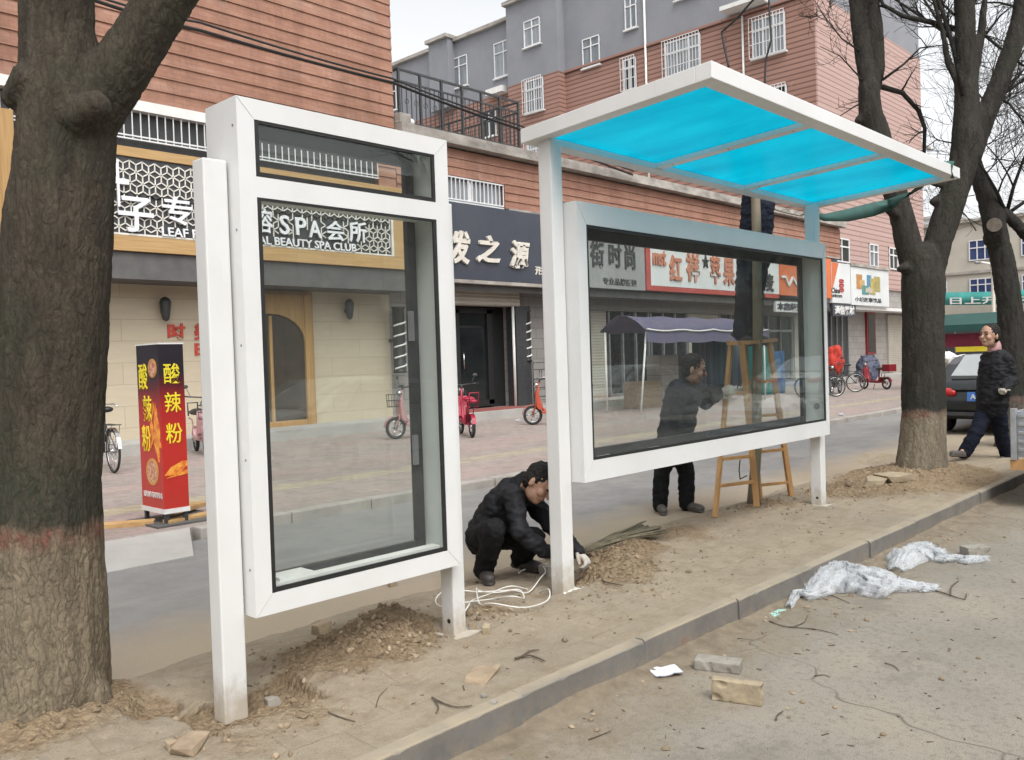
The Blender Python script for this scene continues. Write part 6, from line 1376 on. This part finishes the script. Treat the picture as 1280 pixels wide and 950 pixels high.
def strandobj(pts, r, m, label, name, cat, z=None, kids=()):
    b = MB()
    for ch in [pts]+list(kids):
        P = []
        for x, y in ch: q = at(x, y, z=z) if z is not None else onsoil(x, y); P.append(q+V((0, 0, r*1.2)))
        S = []
        for i in range(len(P)-1):
            for k in range(5):
                t = k/5; p0 = P[max(i-1, 0)]; p1 = P[i]; p2 = P[i+1]; p3 = P[min(i+2, len(P)-1)]
                S.append(.5*((2*p1)+(p2-p0)*t+(2*p0-5*p1+4*p2-p3)*t*t+(3*p1-p0-3*p2+p3)*t**3))
        S.append(P[-1]); nS = len(S)-1; b.tube(S, [r*.62*(1-.45*i/nS)*(1+.12*math.sin(i*2.1)) for i in range(nS+1)], 6)
    return tag(b.build(name, m), label, cat)
T = M['twig']
strandobj([(1003, 737), (1035, 744), (1062, 755)], .006, T, 'long thin twig under the large plastic sheet edge', 'twig', 'twig', -.15)
strandobj([(962, 778), (985, 785), (1004, 780), (1010, 770)], .006, T, 'forked twig on the near lane below the large plastic sheet', 'twig', 'twig', -.15, [[(985, 785), (1020, 788), (1048, 795)]])
strandobj([(1160, 737), (1185, 745), (1205, 751), (1208, 744)], .009, T, 'dark crooked twig right of the large plastic sheet', 'twig', 'twig', -.15, [[(1188, 746), (1190, 735), (1198, 728)]])
strandobj([(1106, 830), (1118, 834), (1124, 840)], .005, T, 'short curved twig in the middle of the near lane', 'twig', 'twig', -.15)
strandobj([(970, 902), (972, 896), (979, 891)], .007, T, 'stubby twig lying right of the tan brick', 'twig', 'twig', -.15)
strandobj([(736, 926), (752, 920), (764, 915)], .005, T, 'thin twig by the foot of the kerb at the bottom of the picture', 'twig', 'twig', -.15)
strandobj([(1018, 846), (1030, 845), (1038, 848)], .005, T, 'tiny straight twig to the right of the two bricks', 'twig', 'twig', -.15)
strandobj([(644, 826), (662, 822), (681, 829)], .010, T, 'thick forked twig on the soil right of the case post foot', 'twig', 'twig', None, [[(652, 824), (662, 817), (674, 815)]])
strandobj([(540, 874), (556, 882), (572, 886), (590, 884)], .007, T, 'branching twig on the paving edge in front of the case', 'twig', 'twig', None, [[(542, 875), (548, 886), (545, 894)]])
strandobj([(470, 885), (474, 872), (484, 861)], .004, T, 'hair-thin upright-lying root on the soil', 'root', 'root')
strandobj([(410, 892), (424, 898), (444, 904)], .006, T, 'straight twig on the soil heap near the left post', 'twig', 'twig')
strandobj([(700, 735), (735, 722), (756, 729), (778, 734)], .010, T, 'bent dry root in the loose red soil beside the shelter post', 'root', 'root')
strandobj([(868, 808), (884, 806), (900, 812)], .004, T, 'thin straw at the kerb foot behind the grey-green brick', 'straw', 'straw', -.15)
# cable coil
def coil():
    b = MB(); c = onsoil(614, 742); rr = random.Random(8)
    ctrl = [(690, 712), (684, 708), (676, 712), (655, 716), (648, 720), (652, 712), (664, 708), (678, 718), (682, 726), (676, 734), (660, 745), (640, 742), (600, 744), (560, 748), (545, 755), (552, 764), (580, 765), (610, 752), (640, 758), (655, 752), (648, 745), (620, 750), (600, 742), (596, 748), (600, 758), (615, 765), (655, 767), (684, 756), (686, 748), (670, 742), (640, 744), (610, 748), (590, 758), (586, 768), (578, 774)]
    P = []
    for k, (x, y) in enumerate(ctrl):
        q = onsoil(x, y); P.append(q+V((0, 0, .012 + (.05*math.sin(k*1.3)**2 if 12 < k < 34 else (.05 if 4 < k < 10 else .01)))))
    S = []
    for i in range(len(P)-1):
        for k in range(6):
            t = k/6; p0 = P[max(i-1, 0)]; p1 = P[i]; p2 = P[i+1]; p3 = P[min(i+2, len(P)-1)]
            S.append(.5*((2*p1)+(p2-p0)*t+(2*p0-5*p1+4*p2-p3)*t*t+(3*p1-p0-3*p2+p3)*t**3))
    b.tube(S, .0042, 6); tag(b.build('cable', M['cable']), 'tangled white cable lying in loops between the two structures', 'cable')
coil()
# stones and broken pavers
def stone(label, x, y, size, seed, m='rubble', rz=0.0):
    p = onsoil(x, y); rr = random.Random(seed); bm = bmesh.new(); ca, sa_ = math.cos(rz), math.sin(rz)
    for k in range(8): q = V(((k & 1)-.5, (k >> 1 & 1)-.5, (k >> 2)-.5)); q = V((q.x*rr.uniform(.55, 1.15), q.y*rr.uniform(.55, 1.15), q.z*rr.uniform(.7, 1.05))); X_, Y_, Z_ = q.x*size[0], q.y*size[1], q.z*size[2]; bm.verts.new(p+V((X_*ca-Y_*sa_, X_*sa_+Y_*ca, Z_+size[2]*.30)))
    for k in range(5): q = V((rr.uniform(-.55, .55), rr.uniform(-.55, .55), rr.uniform(-.4, .5))); X_, Y_, Z_ = q.x*size[0], q.y*size[1], q.z*size[2]; bm.verts.new(p+V((X_*ca-Y_*sa_, X_*sa_+Y_*ca, Z_+size[2]*.30)))
    r = bmesh.ops.convex_hull(bm, input=bm.verts); bmesh.ops.delete(bm, geom=list({e for e in r['geom_interior']+r['geom_unused'] if isinstance(e, bmesh.types.BMVert)}), context='VERTS')
    bmesh.ops.bevel(bm, geom=list(bm.edges), offset=min(size)*.05, segments=1, affect='EDGES'); me = bpy.data.meshes.new('stone'); bm.to_mesh(me); bm.free()
    return tag(link_mesh('stone', me, [M[m]]), label, 'stone')
stone('dark broken clod on the edge of the heap, left of the case post', 403, 792, (.10, .09, .085), 1)
stone('flat pale broken paver lying on the soil in front of the case post', 600, 845, (.20, .12, .032), 2, 'rubble', .4)
stone('flat slab of broken concrete at the foot of the middle tree, topmost', 1118, 600, (.42, .26, .09), 3, 'brick_tan', -.4)
stone('flat slab of broken concrete at the foot of the middle tree, left one', 1096, 604, (.36, .22, .07), 4, 'brick_tan', .3)
stone('pale angular stone by the left post foot', 340, 880, (.07, .05, .04), 5, 'brick_grey')
stone('chunk of dusty rubble at the bottom left by the nearest tree', 240, 932, (.17, .11, .034), 6, 'rubble', .6)
stone('small dusty stone beside the rubble chunk at the bottom left', 215, 935, (.05, .045, .04), 7, 'rubble')
stone('small pale pebble lying near the kerb edge', 618, 880, (.035, .03, .02), 8, 'brick_grey'); stone('second pale pebble near the kerb edge', 605, 872, (.03, .025, .02), 9, 'brick_grey')
stone('angular stone beside the case post base plate', 608, 790, (.09, .05, .05), 10, 'brick_tan', .7)
stone('grey stone block in the hole behind the shelter post', 684, 718, (.09, .09, .09), 12, 'brick_grey')
stone('broken paver fragment leaning at the heap behind the case', 490, 733, (.08, .05, .05), 13, 'rubble')
# woven mat / sheaf of reeds
b = MB(); rr = random.Random(12); a, c = onsoil(735, 694), onsoil(812, 672)
for k in range(70):
    s = rr.uniform(-1, 1); p = a+V((rr.uniform(-.05, .05), rr.uniform(-.03, .03), .02+rr.uniform(0, .03))); q = c+V((s*.06, rr.uniform(-.16, .12), .05+rr.uniform(0, .10)*(1-abs(s))))
    b.tube([p, (p+q)/2+V((0, 0, .02)), q], [.003, .005, .006], 5)
tag(b.build('reed_bundle', pm("dry_reed", (.27, .24, .16), (.16, .145, .10), .9, 20)), 'fanned bundle of dry grey-brown reeds lying behind the shelter post', 'reeds')
b = MB(); p = at(966, 766, z=-.15)
for k in range(5): b.tube([p+V((rr.uniform(-.1, .1), rr.uniform(-.06, .06), .006)) for _ in range(4)], .008, 5)
tag(b.build('plastic_scrap', pm("pale_green_scrap", (.35, .55, .47), (.28, .45, .4), .5, 9)), 'pale green scrap of plastic by the kerb near the large sheet', 'scrap')
for label, x, y in (('small white litter scrap lying on the forecourt right of the board', 1052, 519), ('white litter scrap on the paving below the salon step', 648, 526)):
    p = at(x, y, z=-.02); b = MB(); b.obox(p+V((0, 0, .012)), (.16, .12, .012), Euler((.2, .1, .4))); b.obox(p+V((.05, .02, .02)), (.1, .1, .01), Euler((-.3, .4, .1))); tag(b.build('litter', M['paper']), label, 'litter')
# ------------------------------------------------------------------ market things and street furniture beyond the board
mt = thing('market_tent', 'purple-blue market tent on thin white poles before the shops, seen through the notice board', 'market tent', (23, 13.6, -.02))
M['tentcloth'] = pm("purple_blue_tarp", (.085, .085, .15), (.12, .10, .15), .7, 2)
A = [at(803, 412, Y=13.2), at(925, 408, Y=13.2)]; x0, x1, zt_ = A[0].x, A[1].x+1.5, A[0].z
vs = []; n = 18
for j in range(6):
    for i in range(n+1):
        u = i/n; w = j/5; vs.append((x0+(x1-x0)*u, 13.1+w*1.5, zt_ + .42*math.sin(PI*w) - .05*abs(math.sin(u*PI*4)) + .03*noise.noise(V((u*9, w*4, 1)))))
b = MB(); b.add(vs, [(j*(n+1)+i, j*(n+1)+i+1, (j+1)*(n+1)+i+1, (j+1)*(n+1)+i) for j in range(5) for i in range(n)], 0, True)
for i in range(n):
    u0, u1 = i/n, (i+1)/n; f = lambda u: zt_ - .05*abs(math.sin(u*PI*4)); b.add([(x0+(x1-x0)*u0, 13.09, f(u0)), (x0+(x1-x0)*u1, 13.09, f(u1)), (x0+(x1-x0)*u1, 13.06, f(u1)-.32), (x0+(x1-x0)*u0, 13.06, f(u0)-.32)], [(0,1,2,3)])
o = b.build('canopy', M['tentcloth'], mt); sd_ = o.modifiers.new("thick", 'SOLIDIFY'); sd_.thickness = .012
b = MB(); b.tube([(x0+(x1-x0)*k/n, 13.05, zt_ - .05*abs(math.sin(k/n*PI*4))+.01) for k in range(n+1)], .022, 6); b.build('edge_rope', M['white2'], mt)
for x, y, dx in ((x0+.1, 13.15, -.35), (x1-.1, 13.15, 0), (x0+.1, 14.5, 0), (x1-.1, 14.5, 0)): b = MB(); b.tube([(x+dx, y, -.02), (x, y, zt_-.02)], .028, 8); b.build('pole', M['white2'], mt)
M['curtaincloth'] = pm("dark_teal_hanging", (.035, .09, .10), (.07, .075, .12), .8, 1.6, stretch=(2, 1, .2))
b = MB(); ca_, cb_ = at(868, 450, Y=14.35).x, at(925, 450, Y=14.35).x; vs = []; N_c = 60
for i in range(N_c+1): x = ca_+(cb_-ca_)*i/N_c; y = 14.35+.07*math.sin(i*.9)+.05*noise.noise(V((i*.3, 0, 0))); vs += [(x, y, .35+.25*noise.noise(V((i*.35, 4, 0)))), (x, y+.03, zt_+.1)]
b.add(vs, [(2*i, 2*i+2, 2*i+3, 2*i+1) for i in range(N_c)], 0, True); o = b.build('hanging_cloth', M['curtaincloth'], mt); o.modifiers.new("t", 'SOLIDIFY').thickness = .008
for label, xx, w, h, m in (('tall teal cabinet under the market tent, right of the ladder', 961, 1.0, 1.7, 'teal'), ('blue locker standing beside the teal cabinet under the tent', 975, .9, 1.5, None), ('brown crate stack under the market tent, left of the leaning man', 812, 1.2, .75, 'rubble'), ('dull grey cloth-covered rack behind the leaning man', 838, 1.0, 1.5, 'stonewall')):
    p = at(xx, 480, Y=14.6); b = MB(); b.box(p.x-w/2, p.x+w/2, 14.62, 15.1, -.02, h)
    for k in range(3): b.box(p.x-w/2+.04, p.x+w/2-.04, 14.595, 14.619, .06+k*h/3, h/3-.04+k*h/3)
    tag(b.build('cabinet' if 'crate' not in label and 'rack' not in label else ('crate_stack' if 'crate' in label else 'clothes_rack'), M[m] if m else pm("blue_locker", (.03, .10, .22), (.02, .08, .18), .5, 3), bevel=.012), label, 'cabinet' if 'crate' not in label and 'rack' not in label else ('crates' if 'crate' in label else 'rack'))
# green market parasol stall far right
sl_ = thing('market_stall', 'market stall under a dark green awning with red and yellow valance beyond the car', 'market stall', (34, 7.5, -.1))
M['green'] = pm("dark_green_awning", (.010, .065, .055), (.008, .05, .042), .7, 2); M['maroon'] = pm("maroon_valance", (.22, .02, .05), (.16, .015, .04), .7, 2)
q0, q1 = at(1172, 400, X=32), at(1247, 404, X=32); zc = q0.z
b = MB(); ya, yb = q1.y-.3, q0.y+.5; b.add([(31.9, ya, zc-.22), (31.9, yb, zc-.22), (33.6, yb, zc+.2), (33.6, ya, zc+.2), (35.3, yb, zc-.2), (35.3, ya, zc-.2)], [(0,1,2,3), (3,2,4,5)]); b.box(31.86, 31.9, ya, yb, zc-.42, zc-.2)
o = b.build('awning', M['green'], sl_); o.modifiers.new("t", 'SOLIDIFY').thickness = .02
b = MB(); b.box(32.3, 32.36, ya+.3, yb, zc-.95, zc-.5); b.build('valance', M['maroon'], sl_); b = MB(); b.box(32.2, 32.25, ya+.4, yb-1.0, zc-1.12, zc-.95); b.build('yellow_strip', M['yellow'], sl_)
for y in (ya+.1, yb-.1):
    for x in (32, 35.2): b = MB(); b.tube([(x, y, -.12), (x, y, zc-.2)], .03, 8); b.build('pole', M['steel'], sl_)
b = MB(); b.box(32.6, 34.5, ya+.3, yb-.2, .55, .62)
for y in (ya+.4, yb-.3):
    for x in (32.7, 34.4): b.box(x-.03, x+.03, y-.03, y+.03, -.12, .55)
b.build('table', M['dark'], sl_)
rr = random.Random(31)
for k in range(7):
    p = at(1182+rr.uniform(-4, 22), 452+rr.uniform(-8, 8), X=30.5+rr.uniform(-.6, .8)); b = MB()
    for _ in range(3): b.ell(p+V((0, rr.uniform(-.2, .2), rr.uniform(-.1, .1))), (.22, .25, .17))
    tag(b.blob('carrier_bag', M['white2'], None, .03, 1, disp=wrinkle(.06, 6)), 'white bulging carrier bag in the pile at the market stall', 'bag', 'white bags piled at the market stall')
for k in range(6):
    y = ya+.5+k*(yb-ya-.9)/5; b = MB(); b.ell((33.2, y, .78), (.25, .2, .16)); tag(b.blob('goods_heap', [M['yellow'], M['tarpgrey'], M['redcloth'], M['dark'], M['white2'], M['darkred']][k], None, .03, 2, disp=wrinkle(.04, 8)), '%s heap of goods on the market stall table' % ['yellow', 'blue-grey', 'bright red', 'black', 'white', 'dark red'][k], 'goods')
lp = thing('lamp_post', "pale slim street lamp post just above the walking man, before the cream building", 'lamp post', tuple(at(1243, 440, X=45).xy)+(-.12,)); q = at(1243, 440, X=45)
b = MB(); b.tube([(q.x, q.y, -.12), (q.x, q.y, .9), (q.x, q.y, .92), (q.x, q.y, 5.0)], [.12, .11, .09, .08], 12); b.build('pole', M['shutter'], lp)
b = MB(); b.tube([(q.x, q.y, 5.0), (q.x-.2, q.y+.1, 5.25), (q.x-.7, q.y+.3, 5.3)], .05, 8); b.build('arm', M['white2'], lp); b = MB(); b.ell((q.x-.9, q.y+.4, 5.28), (.3, .14, .07)); b.build('lamp_head', M['steel'], lp)
# overhead cables along the shopfronts
def cableobj(pts, r, label, sag=0):
    b = MB(); S = []
    for a, c in zip(pts, pts[1:]):
        for k in range(8): t = k/8; p = V(a).lerp(V(c), t); p.z -= sag*4*t*(1-t); S.append(p)
    S.append(V(pts[-1])); b.tube(S, r, 6); return tag(b.build('overhead_cable', M['wire']), label, 'cable')
cableobj([(-6, 15.4, 7.95), at(120, 1, Y=15.3), at(250, 38, Y=15.3), at(490, 103, Y=15.3), at(645, 160, Y=15.3), (22, 15.55, 7.0)], .032, 'thick black cable bundle slung across the brick front, lower strand', .03)
cableobj([(-6, 15.3, 8.1), at(120, -5, Y=15.2), at(250, 28, Y=15.2), at(490, 98, Y=15.2), at(648, 156, Y=15.2), (22, 15.5, 7.1)], .022, 'thinner black cable running just above the thick bundle', .04)
cableobj([at(960, -30, X=36), at(962, 20, X=36), at(964, 50, X=36), at(957, 75, X=36), at(956, 105, X=36)], .045, 'black cable hanging down the brick flats, right one')
cableobj([at(950, -10, X=36.5), at(920, 24, X=36.5), at(902, 40, X=36.5), at(906, 62, X=36.5), at(911, 84, X=36.5)], .05, 'black cable looping down the brick flats, left one')
